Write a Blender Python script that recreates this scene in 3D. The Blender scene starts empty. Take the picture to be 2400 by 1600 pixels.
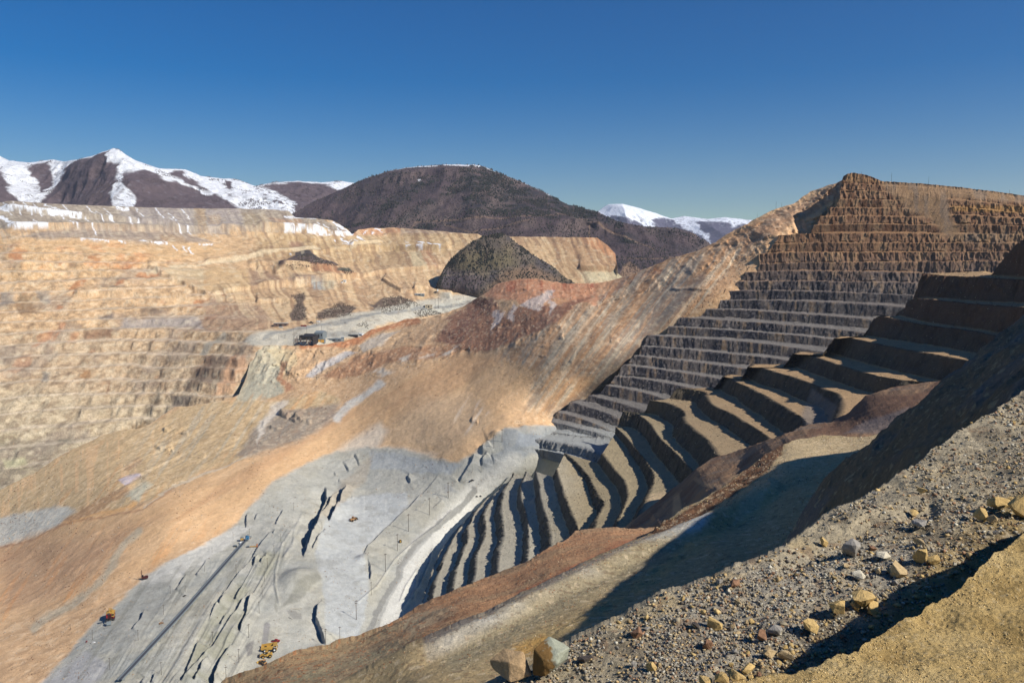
import bpy, math, random
import numpy as np
from mathutils import Vector, Matrix
from mathutils.bvhtree import BVHTree

# ------------------------------------------------------------------ camera, sky, sun, exposure
scene = bpy.context.scene
F = 1867.0                      # focal length in the photograph's pixels (28 mm on a 36 mm frame)
PITCH = math.atan(190 / F)      # horizon at y = 610 of 1600
cam_d = bpy.data.cameras.new('camera'); cam = bpy.data.objects.new('camera', cam_d)
scene.collection.objects.link(cam); scene.camera = cam
cam_d.sensor_width = 36.0; cam_d.lens = 36.0 * F / 2400.0
cam_d.clip_start = 0.1; cam_d.clip_end = 60000
cam.location = (0, 0, 0); cam.rotation_euler = (math.pi / 2 - PITCH, 0, 0)

SUN_AZ, SUN_EL = math.radians(61), math.radians(39)   # sun behind the camera's right shoulder
to_sun = Vector((math.sin(SUN_AZ) * math.cos(SUN_EL), -math.cos(SUN_AZ) * math.cos(SUN_EL), math.sin(SUN_EL)))
sd = bpy.data.lights.new('sun', 'SUN'); sun = bpy.data.objects.new('sun', sd); scene.collection.objects.link(sun)
sd.energy = 5.0; sd.angle = math.radians(0.5); sd.color = (1.0, 0.95, 0.87)
sun.rotation_euler = to_sun.to_track_quat('Z', 'Y').to_euler()
w = bpy.data.worlds.new('World'); scene.world = w; w.use_nodes = True
nt = w.node_tree; bg = nt.nodes['Background']
sky = nt.nodes.new('ShaderNodeTexSky'); sky.sky_type = 'NISHITA'; sky.sun_disc = False
sky.sun_elevation = SUN_EL; sky.sun_rotation = math.pi - SUN_AZ
sky.altitude = 2200; sky.air_density = 1.3; sky.dust_density = 0.0; sky.ozone_density = 3.0
hs = nt.nodes.new('ShaderNodeHueSaturation'); hs.inputs['Hue'].default_value = 0.512; hs.inputs['Saturation'].default_value = 1.62; hs.inputs['Value'].default_value = 1.36
nt.links.new(sky.outputs[0], hs.inputs['Color']); nt.links.new(hs.outputs[0], bg.inputs[0]); bg.inputs[1].default_value = 0.05
scene.view_settings.view_transform = 'Standard'; scene.view_settings.look = 'None'
scene.view_settings.exposure = 0.2; scene.view_settings.gamma = 1.0
scene.render.engine = 'CYCLES'; scene.cycles.max_bounces = 4; scene.cycles.diffuse_bounces = 1

COL = scene.collection
CP, SP = math.cos(PITCH), math.sin(PITCH)

# ------------------------------------------------------------------ helpers: noise, projection, interpolation
def ray(px, py):
    u = (np.asarray(px, float) - 1200) / F; v = (800 - np.asarray(py, float)) / F
    return u, CP + v * SP, -SP + v * CP
def unproj(px, py, Y):
    u, dy, dz = ray(px, py); t = np.asarray(Y, float) / dy
    return np.stack([u * t, dy * t, dz * t], -1)
def proj(P):
    c = P[..., 1] * CP - P[..., 2] * SP; v = P[..., 1] * SP + P[..., 2] * CP
    return 1200 + F * P[..., 0] / c, 800 - F * v / c
def Yz(px, py, z):                      # forward distance of the point of height z seen at a pixel
    u, dy, dz = ray(px, py); return z / dz * dy

def _hash(ix, iy, iz, s):
    with np.errstate(over='ignore'):
        h = (ix.astype(np.uint32) * np.uint32(374761393) + iy.astype(np.uint32) * np.uint32(668265263)
             + iz.astype(np.uint32) * np.uint32(2147483647 - 91) + np.uint32(s) * np.uint32(974711))
        h ^= h >> np.uint32(13); h *= np.uint32(1274126177); h ^= h >> np.uint32(16)
    return h.astype(np.float32) / np.float32(4294967295.0)
def vnoise(p, s=0):                     # smooth value noise in -1..1, p is N x 3
    i = np.floor(p); f = (p - i).astype(np.float32); i = i.astype(np.int64)
    f = f * f * f * (f * (f * 6 - 15) + 10)
    x, y, z = i[..., 0], i[..., 1], i[..., 2]; fx, fy, fz = f[..., 0], f[..., 1], f[..., 2]
    r = 0
    for dx in (0, 1):
        wx = fx if dx else 1 - fx
        for dy in (0, 1):
            wy = fy if dy else 1 - fy
            for dz in (0, 1):
                wz = fz if dz else 1 - fz
                r = r + wx * wy * wz * _hash(x + dx, y + dy, z + dz, s)
    return r * 2 - 1
def fbm(p, scale, octs=4, s=0, ridge=False, gain=0.5):
    p = np.asarray(p, float) / np.asarray(scale, float); a = 1.0; t = 0.0; r = 0
    for o in range(octs):
        n = vnoise(p + 17.3 * o, s + o)
        if ridge: n = 1 - 2 * np.abs(n)
        r = r + a * n; t += a; a *= gain; p = p * 2.03
    return r / t
def smooth(a, b, x):
    t = np.clip((x - a) / (b - a), 0, 1); return t * t * (3 - 2 * t)

def catmull(pts, n):                    # resample a polyline of any dimension, smooth, by arc length
    P = np.asarray(pts, float)
    d = np.r_[0, np.cumsum(np.linalg.norm(np.diff(P[:, :2], axis=0), axis=1))]
    t = np.linspace(0, d[-1], n); out = np.empty((n, P.shape[1]))
    m = np.gradient(P, d, axis=0) if len(P) > 2 else None
    if m is None:
        for c in range(P.shape[1]): out[:, c] = np.interp(t, d, P[:, c])
        return out
    i = np.clip(np.searchsorted(d, t, side='right') - 1, 0, len(P) - 2)
    h = (d[i + 1] - d[i])[:, None]; s = ((t - d[i]) / h[:, 0])[:, None]
    h00 = 2 * s**3 - 3 * s**2 + 1; h10 = s**3 - 2 * s**2 + s; h01 = -2 * s**3 + 3 * s**2; h11 = s**3 - s**2
    return h00 * P[i] + h10 * h * m[i] * .7 + h01 * P[i + 1] + h11 * h * m[i + 1] * .7

class TPS:
    def __init__(self, pts, mode='inv', reg=1e-4):
        A = np.array(pts, float); self.X = A[:, :2] / 1000.0; self.mode = mode
        v = 1000.0 / A[:, 2] if mode == 'inv' else np.log(A[:, 2])
        n = len(A); K = self.U(self.X, self.X) + np.eye(n) * reg
        Pm = np.c_[np.ones(n), self.X]; M = np.zeros((n + 3, n + 3)); M[:n, :n] = K; M[:n, n:] = Pm; M[n:, :n] = Pm.T
        self.w = np.linalg.solve(M, np.r_[v, 0, 0, 0])
    @staticmethod
    def U(a, b):
        r2 = ((a[:, None, :] - b[None]) ** 2).sum(-1); return 0.5 * r2 * np.log(r2 + 1e-12)
    def __call__(self, px, py):
        sh = np.shape(px); q = np.stack([np.ravel(px), np.ravel(py)], -1) / 1000.0; r = np.empty(len(q))
        for a in range(0, len(q), 100000):
            c = q[a:a + 100000]; r[a:a + 100000] = self.U(c, self.X) @ self.w[:-3] + self.w[-3] + c @ self.w[-2:]
        r = 1000.0 / np.maximum(r, 0.02) if self.mode == 'inv' else np.exp(r)
        return r.reshape(sh)

def segdist(px, py, pts):               # distance to a polyline and its sign (+ right of it) and the arc position 0..1
    P = np.asarray(pts, float); best = np.full(np.shape(px), 1e9); sg = np.zeros(np.shape(px)); ar = np.zeros(np.shape(px))
    L = np.linalg.norm(np.diff(P, axis=0), axis=1); tot = L.sum(); acc = 0
    for (a, b), l in zip(zip(P[:-1], P[1:]), L):
        d = b - a; t = np.clip(((px - a[0]) * d[0] + (py - a[1]) * d[1]) / (l * l), 0, 1)
        qx = px - a[0] - t * d[0]; qy = py - a[1] - t * d[1]; r = np.hypot(qx, qy)
        k = r < best; best = np.where(k, r, best); sg = np.where(k, np.sign(d[0] * (py - a[1]) - d[1] * (px - a[0])), sg)
        ar = np.where(k, (acc + t * l) / tot, ar); acc += l
    return best, sg, ar
def polymask(px, py, poly, soft=6.0):
    P = np.asarray(poly, float); px = np.asarray(px); out = np.zeros(px.shape)
    lo = P.min(0) - soft * 2; hi = P.max(0) + soft * 2
    m = (px > lo[0]) & (px < hi[0]) & (py > lo[1]) & (py < hi[1])
    if not m.any(): return out
    x, y = px[m], py[m]; ins = np.zeros(x.shape, bool); best = np.full(x.shape, 1e9)
    for i in range(len(P)):
        a, b = P[i], P[(i + 1) % len(P)]; d = b - a
        if a[1] != b[1]:
            ins ^= ((a[1] > y) != (b[1] > y)) & (x < d[0] * (y - a[1]) / d[1] + a[0])
        t = np.clip(((x - a[0]) * d[0] + (y - a[1]) * d[1]) / (d @ d), 0, 1)
        best = np.minimum(best, np.hypot(x - a[0] - t * d[0], y - a[1] - t * d[1]))
    out[m] = smooth(-soft, soft, np.where(ins, best, -best)); return out
def stroke(px, py, pts, wdt, soft=None):
    P = np.asarray(pts, float); soft = soft or wdt * .6; lo = P.min(0) - wdt * 2 - soft; hi = P.max(0) + wdt * 2 + soft
    m = (px > lo[0]) & (px < hi[0]) & (py > lo[1]) & (py < hi[1]); out = np.zeros(np.shape(px))
    if m.any(): out[m] = 1 - smooth(wdt - soft, wdt + soft, segdist(px[m], py[m], pts)[0])
    return out
def lin(c):
    c = np.asarray(c, float) / 255.0; return np.where(c <= .04045, c / 12.92, ((c + .055) / 1.055) ** 2.4)
def mix(a, b, m): return a + (b - a) * np.asarray(m)[..., None]
def tone(c, gain, sat):
    g = c.mean(-1, keepdims=True); return (g + (c - g) * sat) * gain
class Paint:                            # albedo of a ground sheet, one value per vertex
    def __init__(s, px, py, base): s.px, s.py = px, py; s.c = np.broadcast_to(lin(base), px.shape + (3,)).copy()
    def all(s, col, m): s.c = mix(s.c, lin(col), np.clip(m, 0, 1)); return s
    def poly(s, col, poly, soft=6, k=1.0): return s.all(col, k * polymask(s.px, s.py, poly, soft * .6))
    def line(s, col, pts, wdt, k=1.0, soft=None): return s.all(col, k * stroke(s.px, s.py, pts, wdt, soft))

# ------------------------------------------------------------------ materials
def material(name, rough=0.9, base=(.5, .5, .5), attr=False, var=0.0, scales=((1.0, .5),), bump=((1.0, .3),), metal=0.0, stretch=(1, 1, 1), spots=None):
    m = bpy.data.materials.new(name); m.use_nodes = True; t = m.node_tree; n = t.nodes; b = n['Principled BSDF']
    b.inputs['Roughness'].default_value = rough; b.inputs['Metallic'].default_value = metal
    b.inputs['Specular IOR Level'].default_value = 0.15 if rough > .6 else 0.5
    geo = n.new('ShaderNodeNewGeometry'); mp = n.new('ShaderNodeMapping'); mp.inputs['Scale'].default_value = stretch
    if attr: t.links.new(geo.outputs['Position'], mp.inputs[0])
    else:
        tc = n.new('ShaderNodeTexCoord'); t.links.new(tc.outputs['Object'], mp.inputs[0])
    if attr:
        a = n.new('ShaderNodeAttribute'); a.attribute_name = 'Col'; col = a.outputs['Color']
    else:
        r = n.new('ShaderNodeRGB'); r.outputs[0].default_value = (*base, 1); col = r.outputs[0]
    for k, (sc_, amt) in enumerate(scales):
        no = n.new('ShaderNodeTexNoise'); no.inputs['Scale'].default_value = sc_; no.inputs['Detail'].default_value = 6
        no.inputs['Roughness'].default_value = .65
        t.links.new(mp.outputs[0], no.inputs['Vector'])
        mr = n.new('ShaderNodeMapRange'); mr.inputs[1].default_value = .25; mr.inputs[2].default_value = .75
        mr.inputs[3].default_value = 1 - amt; mr.inputs[4].default_value = 1 + amt
        t.links.new(no.outputs[0], mr.inputs[0])
        mu = n.new('ShaderNodeVectorMath'); mu.operation = 'SCALE'; t.links.new(col, mu.inputs[0]); t.links.new(mr.outputs[0], mu.inputs['Scale'])
        col = mu.outputs[0]
    t.links.new(col, b.inputs['Base Color'])
    last = None
    for sc_, dist in bump:
        no = n.new('ShaderNodeTexNoise'); no.inputs['Scale'].default_value = sc_; no.inputs['Detail'].default_value = 8
        no.inputs['Roughness'].default_value = .7
        t.links.new(mp.outputs[0], no.inputs['Vector'])
        bu = n.new('ShaderNodeBump'); bu.inputs['Strength'].default_value = 1.0; bu.inputs['Distance'].default_value = dist
        t.links.new(no.outputs[0], bu.inputs['Height'])
        if last: t.links.new(last, bu.inputs['Normal'])
        last = bu.outputs[0]
    if last: t.links.new(last, b.inputs['Normal'])
    return m

# ------------------------------------------------------------------ meshes
SHEETS = {}
def grid_mesh(name, P, C, mat, kind='structure', flat=False):
    R, N = P.shape[:2]; me = bpy.data.meshes.new(name)
    idx = np.arange(R * N).reshape(R, N)
    q = np.stack([idx[:-1, :-1], idx[1:, :-1], idx[1:, 1:], idx[:-1, 1:]], -1).reshape(-1, 4)
    me.vertices.add(R * N); me.vertices.foreach_set('co', P.reshape(-1).astype(np.float32))
    me.loops.add(q.size); me.loops.foreach_set('vertex_index', q.reshape(-1).astype(np.int32))
    me.polygons.add(len(q)); me.polygons.foreach_set('loop_start', np.arange(0, q.size, 4, dtype=np.int32))
    try: me.polygons.foreach_set('loop_total', np.full(len(q), 4, np.int32))
    except Exception: pass
    if not flat: me.polygons.foreach_set('use_smooth', np.ones(len(q), bool))
    me.update(); me.validate()
    ca = me.color_attributes.new('Col', 'FLOAT_COLOR', 'POINT')
    ca.data.foreach_set('color', np.concatenate([np.clip(C, 0, 1), np.ones(C.shape[:2] + (1,))], -1).reshape(-1).astype(np.float32))
    me.materials.append(mat); o = bpy.data.objects.new(name, me); COL.objects.link(o); o['kind'] = kind
    SHEETS[name] = (P, q); return o
_bvh = {}
def bvh(name):
    if name not in _bvh:
        P, q = SHEETS[name]; _bvh[name] = BVHTree.FromPolygons(P.reshape(-1, 3).tolist(), q.tolist())
    return _bvh[name]
def hit(px, py, names):
    u, dy, dz = ray(px, py); d = Vector((float(u), float(dy), float(dz))).normalized(); best = None
    for n in ([names] if isinstance(names, str) else names):
        r = bvh(n).ray_cast(Vector((0, 0, 0)), d)
        if r[0] is not None and (best is None or r[3] < best[3]): best = r
    return best
def ground(x, y, names, z0=3000):
    best = None
    for n in ([names] if isinstance(names, str) else names):
        r = bvh(n).ray_cast(Vector((x, y, z0)), Vector((0, 0, -1)))
        if r[0] is not None and (best is None or r[0].z > best): best = r[0].z
    return best

def column_sheet(name, top, bottom, depth, paint, mat, dx=2.3, dyp=2.3, mode='inv', disp=None, backs=((8, 3), (30, 16), (90, 70)), x0=None, x1=None, jag=0.0, reg=1e-4, pw=1.0):
    T = np.array(top, float); B = np.array(bottom, float)
    x0 = T[0, 0] if x0 is None else x0; x1 = T[-1, 0] if x1 is None else x1
    n = int((x1 - x0) / dx) + 1; xs = np.linspace(x0, x1, n)
    yt = np.interp(xs, T[:, 0], T[:, 1]); yb = np.interp(xs, B[:, 0], B[:, 1])
    if jag: yt = yt + jag * fbm(np.stack([xs, xs * 0, xs * 0], -1), 14, 4, 5)
    yb = np.maximum(yb, yt + 4)
    rows = int(np.percentile(yb - yt, 85) / dyp) + 2; t = np.linspace(0, 1, rows)[:, None] ** pw
    px = np.broadcast_to(xs, (rows, n)).copy(); py = yt + (yb - yt) * t
    Y = TPS(depth, mode, reg)(px, py); P = unproj(px, py, Y)
    if disp is not None: P = P + disp(P, px, py, Y)
    C = paint(px, py, P)
    bk = []
    a = P[0]; h = a[:, :2] / np.linalg.norm(a[:, :2], axis=1, keepdims=True)
    for d, drop in backs[::-1]:
        b = a.copy(); b[:, :2] += h * d; b[:, 2] -= drop; bk.append(b)
    P = np.concatenate([np.array(bk).reshape(len(backs), n, 3), P]); C = np.concatenate([np.repeat(C[:1], len(backs), 0), C])
    return grid_mesh(name, P, C, mat)
# ------------------------------------------------------------------ far mountains
def zz(pts, ox, oy, s): return [(ox + a / s, oy + b / s) for a, b in pts]
A_ = lambda *p: zz(p, 0, 300, 2.94)       # traced coordinates of enlarged crops -> photograph pixels
B_ = lambda *p: zz(p, 600, 350, 2.94)
C_ = lambda *p: zz(p, 1300, 350, 2.94)
D_ = lambda *p: zz(p, 0, 800, 2.94)
E_ = lambda *p: zz(p, 600, 900, 2.94)
G_ = lambda *p: zz(p, 1200, 750, 2.94)
H_ = lambda *p: zz(p, 0, 1067, 2.94)
I_ = lambda *p: zz(p, 500, 1067, 2.94)
J_ = lambda *p: zz(p, 1000, 1067, 2.94)
K_ = lambda *p: zz(p, 1600, 1067, 2.94)
L_ = lambda *p: zz(p, 1700, 600, 3.357)
M_ = lambda *p: zz(p, 1800, 380, 3.92)

mat_mtn = material('mountain_scrub', attr=True, scales=((.02, .25), (.1, .3)), bump=((.02, 18.0), (.08, 7.0)))
mat_cone = material('hill_scrub', attr=True, scales=((.05, .25), (.3, .25)), bump=((.06, 4.0), (.3, 1.2)))
mat_wall = material('mine_wall_rock', attr=True, scales=((.012, .10), (.05, .2), (.3, .3)), bump=((.05, 4.0), (.3, 1.5)))
SNOW = (250, 252, 255); SCRUB = (104, 90, 92)

# two snow ranges
top = A_((-300, 205), (0, 195), (60, 225), (200, 238), (360, 218), (440, 230), (540, 215), (640, 190), (740, 155), (780, 140), (820, 150), (870, 185), (910, 212), (990, 242), (1100, 280), (1280, 285), (1380, 330), (1540, 350), (1610, 348), (1690, 375), (1760, 402), (1900, 372), (2050, 365), (2200, 375), (2352, 365), (2450, 380), (2600, 420))
def paint_snow(px, py, P):
    wx = px + 7 * fbm(P, 90, 3, 3) + 4 * fbm(P, 30, 2, 8); wy = py + 7 * fbm(P, 90, 3, 4)
    p = Paint(wx, wy, SNOW)
    for q in (A_((-300, 330), (0, 285), (60, 300), (90, 420), (170, 560), (-300, 560)), A_((215, 290), (340, 235), (358, 300), (350, 400), (300, 460), (240, 380)),
              A_((460, 262), (560, 235), (700, 196), (778, 152), (768, 240), (850, 262), (812, 330), (800, 440), (780, 480), (850, 600), (260, 600), (350, 470), (430, 370)),
              A_((850, 310), (960, 290), (1060, 310), (1150, 360), (1250, 380), (1370, 430), (1500, 470), (1570, 500), (1720, 610), (900, 610), (940, 500), (880, 390)),
              A_((1210, 300), (1270, 310), (1360, 370), (1475, 450), (1400, 432), (1280, 372), (1210, 352)), A_((1570, 370), (1610, 385), (1625, 440), (1570, 425)),
              A_((1580, 455), (1665, 490), (1600, 475)),
              A_((1790, 405), (1890, 384), (2000, 374), (2200, 388), (2270, 400), (2340, 440), (2600, 440), (2600, 720), (2120, 640), (2040, 570), (2050, 520), (1960, 480), (1900, 430))):
        p.poly(SCRUB, q, 5)
    p.poly(SNOW, A_((1230, 366), (1290, 378), (1400, 440), (1500, 465), (1500, 472), (1400, 455), (1290, 400)), 2)
    sp = smooth(.05, .35, fbm(P, 28, 3, 21))                                     # scrub showing through the snow
    band = polymask(px, py, A_((1800, 380), (2090, 380), (2060, 590), (1900, 560), (1760, 430)), 12) + polymask(px, py, A_((780, 300), (930, 300), (940, 560), (780, 560)), 10) * .55 + polymask(px, py, A_((210, 250), (420, 250), (300, 520), (180, 480)), 14) * .5
    sno = smooth(.3, .7, p.c[..., 1])
    p.all(SCRUB, sp * (0.18 + .8 * band) * sno)
    p.all((120, 104, 104), (1 - sno) * smooth(0, .5, fbm(P, 60, 3, 31)) * .5)
    p.all((150, 148, 156), (1 - sno) * smooth(.35, .6, fbm(P, 40, 3, 33)) * .35)
    return p.c
def disp_mtn(amp, sc, s):
    def f(P, px, py, Y):
        n = fbm(P * np.array([1, .5, .35]), sc, 5, s, ridge=True); d = np.zeros_like(P)
        k = smooth(0, 1, 1.0 - np.exp(-np.arange(P.shape[0]) / 6.0))[:, None]
        d[..., 1] = -amp * n * k; d[..., 2] = amp * .12 * n * k; return d
    return f
column_sheet('snowy_mountains', top, [(-110, 600), (900, 600)], [(-100, 370, 7600), (265, 348, 7000), (0, 480, 6300), (270, 480, 5900), (430, 400, 7200), (600, 436, 7400), (640, 500, 6300), (750, 425, 8200), (850, 500, 7200), (150, 378, 7500), (150, 480, 6600), (-100, 600, 5200), (900, 600, 5600), (400, 600, 5000), (850, 430, 8300)],
             paint_snow, mat_mtn, dx=1.7, dyp=1.7, disp=disp_mtn(150, 520, 2), backs=((60, 20), (300, 160), (900, 700)), jag=1.2)

top = C_((250, 470), (300, 425), (340, 395), (372, 378), (470, 376), (520, 388), (600, 410), (700, 440), (800, 477), (890, 460), (960, 468), (1050, 481), (1180, 468), (1300, 482), (1370, 487), (1500, 500), (1800, 560))
def paint_far(px, py, P):
    wx = px + 4 * fbm(P, 150, 3, 3); wy = py + 5 * fbm(P, 150, 3, 4); p = Paint(wx, wy, (244, 248, 255))
    for q in (C_((380, 462), (470, 470), (540, 488), (600, 515), (640, 545), (620, 800), (300, 800)), C_((650, 492), (700, 474), (760, 478), (805, 486), (840, 520), (760, 540), (690, 530)),
              C_((690, 532), (860, 520), (870, 545), (930, 560), (990, 585), (1060, 640), (1060, 800), (640, 800)), C_((960, 510), (1080, 505), (1190, 512), (1220, 535), (1300, 520), (1500, 520), (1900, 600), (1100, 900), (1060, 600), (1000, 560))):
        p.poly((96, 92, 108), q, 3)
    sno = smooth(.3, .7, p.c[..., 1])
    p.all((100, 96, 112), sno * smooth(.1, .4, fbm(P, 60, 3, 41)) * smooth(500, 522, py) * .7)
    p.all((225, 230, 240), (1 - sno) * smooth(.25, .5, fbm(P, 70, 3, 44)) * smooth(545, 515, py) * .55); return p.c
column_sheet('distant_mountains', top, [(1380, 640), (1900, 660)], [(1400, 490, 14500), (1460, 478, 14000), (1572, 512, 14500), (1700, 509, 14000), (1900, 530, 14000), (1400, 640, 11000), (1650, 620, 10500), (1900, 660, 10500)],
             paint_far, mat_mtn, dx=1.6, dyp=1.6, disp=disp_mtn(260, 900, 12), backs=((100, 30), (500, 260), (1500, 1100)), jag=.8)

# dark mountain with its scrub and conifers
top = [(640, 560), (672, 520)] + B_((280, 432), (400, 360), (560, 290), (700, 222), (800, 186), (920, 147), (1050, 126), (1180, 112), (1300, 104), (1500, 107), (1570, 119), (1650, 155), (1750, 192), (1860, 238), (2000, 302), (2150, 380), (2250, 405), (2352, 427)) + C_((200, 415), (300, 432), (420, 492), (600, 530), (740, 536), (850, 542), (950, 572), (1040, 640), (1200, 760))
def paint_dark(px, py, P):
    p = Paint(px, py, (94, 80, 82))
    n = fbm(P * np.array([1, 1, .6]), 260, 4, 51); p.all((112, 96, 92), smooth(-.2, .5, n))
    p.all((66, 62, 64), smooth(.0, .4, fbm(P, 170, 4, 55)) * .7)
    rg = fbm(np.stack([px * .55 + py * .83 + 12 * fbm(P, 300, 2, 59), (px * .83 - py * .55) * .22, 0 * px], -1), 34, 4, 58); p.all((126, 110, 102), smooth(.05, .4, rg) * .6); p.all((72, 64, 68), smooth(.05, .4, -rg) * .5)
    for q in (B_((1480, 120), (1600, 140), (1700, 200), (1560, 330), (1570, 440), (1420, 430), (1400, 250)), B_((1650, 230), (1960, 300), (2160, 400), (2050, 470), (1800, 440), (1640, 330)), B_((1090, 520), (1200, 500), (1250, 540), (1080, 560)),
              B_((1180, 190), (1260, 180), (1020, 360), (700, 540), (640, 540), (860, 400)), B_((1280, 300), (1330, 300), (1000, 500), (880, 540), (1100, 400)),
              B_((2150, 400), (2352, 425), (2352, 470), (2180, 470)), C_((0, 340), (300, 430), (440, 500), (520, 600), (640, 640), (500, 660), (330, 540), (150, 460), (0, 440))):
        p.poly((54, 56, 58), q, 14, .75 * smooth(-.35, .15, fbm(P, 60, 3, 57)))
    for l, wd in ((B_((1100, 490), (1400, 495), (1700, 488), (2000, 470), (2120, 462), (2352, 490)), 1.6), (B_((1090, 495), (1060, 545)), 1.5), (B_((1300, 520), (1420, 560), (1500, 590)), 1.5), (B_((1500, 580), (1700, 560), (1900, 500)), 1.4),
                  (C_((130, 470), (350, 560), (560, 640), (680, 690)), 1.6), (C_((225, 480), (240, 600)), 1.6), (C_((0, 460), (60, 470), (240, 500)), 1.4), (C_((500, 745), (700, 750), (850, 740)), 1.3)):
        p.line((150, 124, 102), l, wd, .75)
    p.line((250, 250, 252), B_((925, 142), (1050, 122), (1250, 118)), 1.8); p.line((250, 250, 252), B_((1300, 110), (1500, 112), (1540, 118)), 3.0)
    p.line((250, 250, 252), B_((1575, 124), (1655, 152)), 1.8); p.line((240, 242, 246), B_((1860, 236), (1930, 268), (2030, 318)), 1.6, smooth(-.2, .2, fbm(P, 40, 2, 61)))
    p.line((240, 242, 246), B_((1120, 222), (1135, 214)), 1.6, .8); p.line((240, 242, 246), B_((770, 195), (900, 150)), 1.2, .5)
    p.poly((208, 170, 130), C_((930, 580), (1000, 600), (1060, 640), (1010, 645)), 3, .8); p.poly((180, 148, 118), C_((480, 790), (530, 770), (620, 850), (440, 900)), 5, .8)
    return p.c
column_sheet('dark_mountain', top, [(600, 640), (1100, 640), (1450, 700), (1720, 690)], [(x, y, Y * 1.22) for x, y, Y in [(640, 560, 4300), (700, 500, 4600), (840, 425, 4900), (1050, 388, 4900), (1110, 387, 4850), (1234, 430, 4700), (1365, 488, 4300), (1443, 517, 4000), (1600, 534, 4100), (1700, 590, 3900), (700, 600, 3700), (900, 550, 3650), (1100, 560, 3500), (1300, 560, 3400), (1100, 480, 4150), (900, 480, 4200), (1250, 500, 3950), (1400, 600, 3300), (1500, 640, 3100), (1600, 600, 3500), (1100, 640, 3300), (1720, 690, 3300)]],
             paint_dark, mat_mtn, dx=2.0, dyp=2.0, disp=disp_mtn(170, 520, 22), backs=((60, 15), (250, 120), (900, 600)), jag=1.0)
# ------------------------------------------------------------------ far wall of the pit, waste dumps and the plateau
D_DEPTH = [(-60, 475, 2750), (0, 475, 2700), (0, 540, 2500), (0, 600, 2330), (0, 700, 2120), (0, 800, 1960), (0, 900, 1820), (0, 1000, 1690), (0, 1165, 1500), (-60, 1240, 1420), (0, 1300, 1400),
           (300, 488, 2950), (600, 495, 3250), (300, 600, 2500), (300, 700, 2260), (300, 800, 2040), (300, 900, 1890), (300, 1000, 1760), (450, 900, 1840), (540, 840, 1880), (560, 900, 1830), (600, 1000, 1720),
           (600, 550, 3000), (600, 620, 2750), (600, 700, 2450), (480, 760, 2150), (640, 760, 2100), (600, 795, 1930), (725, 800, 1910), (620, 850, 1880), (760, 850, 1900),
           (720, 550, 3100), (820, 553, 3150), (900, 540, 3400), (1124, 554, 3200), (1300, 556, 3150), (1399, 556, 3100), (1000, 600, 3000), (900, 650, 2800), (1300, 620, 2950), (1440, 640, 2850), (1400, 650, 2800), (1475, 660, 2800),
           (700, 690, 2500), (860, 700, 2600), (1000, 690, 2700), (1100, 700, 2680), (1200, 700, 2650), (900, 735, 2330), (800, 760, 2150), (850, 790, 2000), (1000, 720, 2500), (1100, 740, 2450), (700, 920, 2050), (850, 880, 2200), (1000, 820, 2400), (1150, 770, 2600), (1500, 700, 2600), (750, 740, 2250)]
D_DEPTH = [(x, y, Y * 1.1) for x, y, Y in D_DEPTH]
top = [(-70, 473), (0, 475), (51, 477), (102, 480), (252, 485), (408, 489), (561, 490), (646, 494), (677, 497), (692, 514), (777, 518), (792, 526), (826, 552), (840, 540), (870, 536), (923, 536), (990, 542), (1056, 549), (1124, 554), (1250, 555), (1399, 557), (1424, 575), (1442, 595), (1447, 640), (1475, 662), (1560, 670)]
bot = [(-70, 1260), (0, 1260), (250, 1120), (600, 1010), (760, 930), (1000, 850), (1150, 780), (1250, 740), (1560, 700)]
WALLP = [(-100, 560), (480, 620), (560, 700), (640, 760), (600, 800), (600, 1100), (-100, 1300)]      # benched part of the wall
def terr(z, per, sharp=.35):
    k = z / per; f = k - np.floor(k); return per * (np.floor(k) + smooth(.5 - sharp, .5 + sharp, f)) - z
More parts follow.
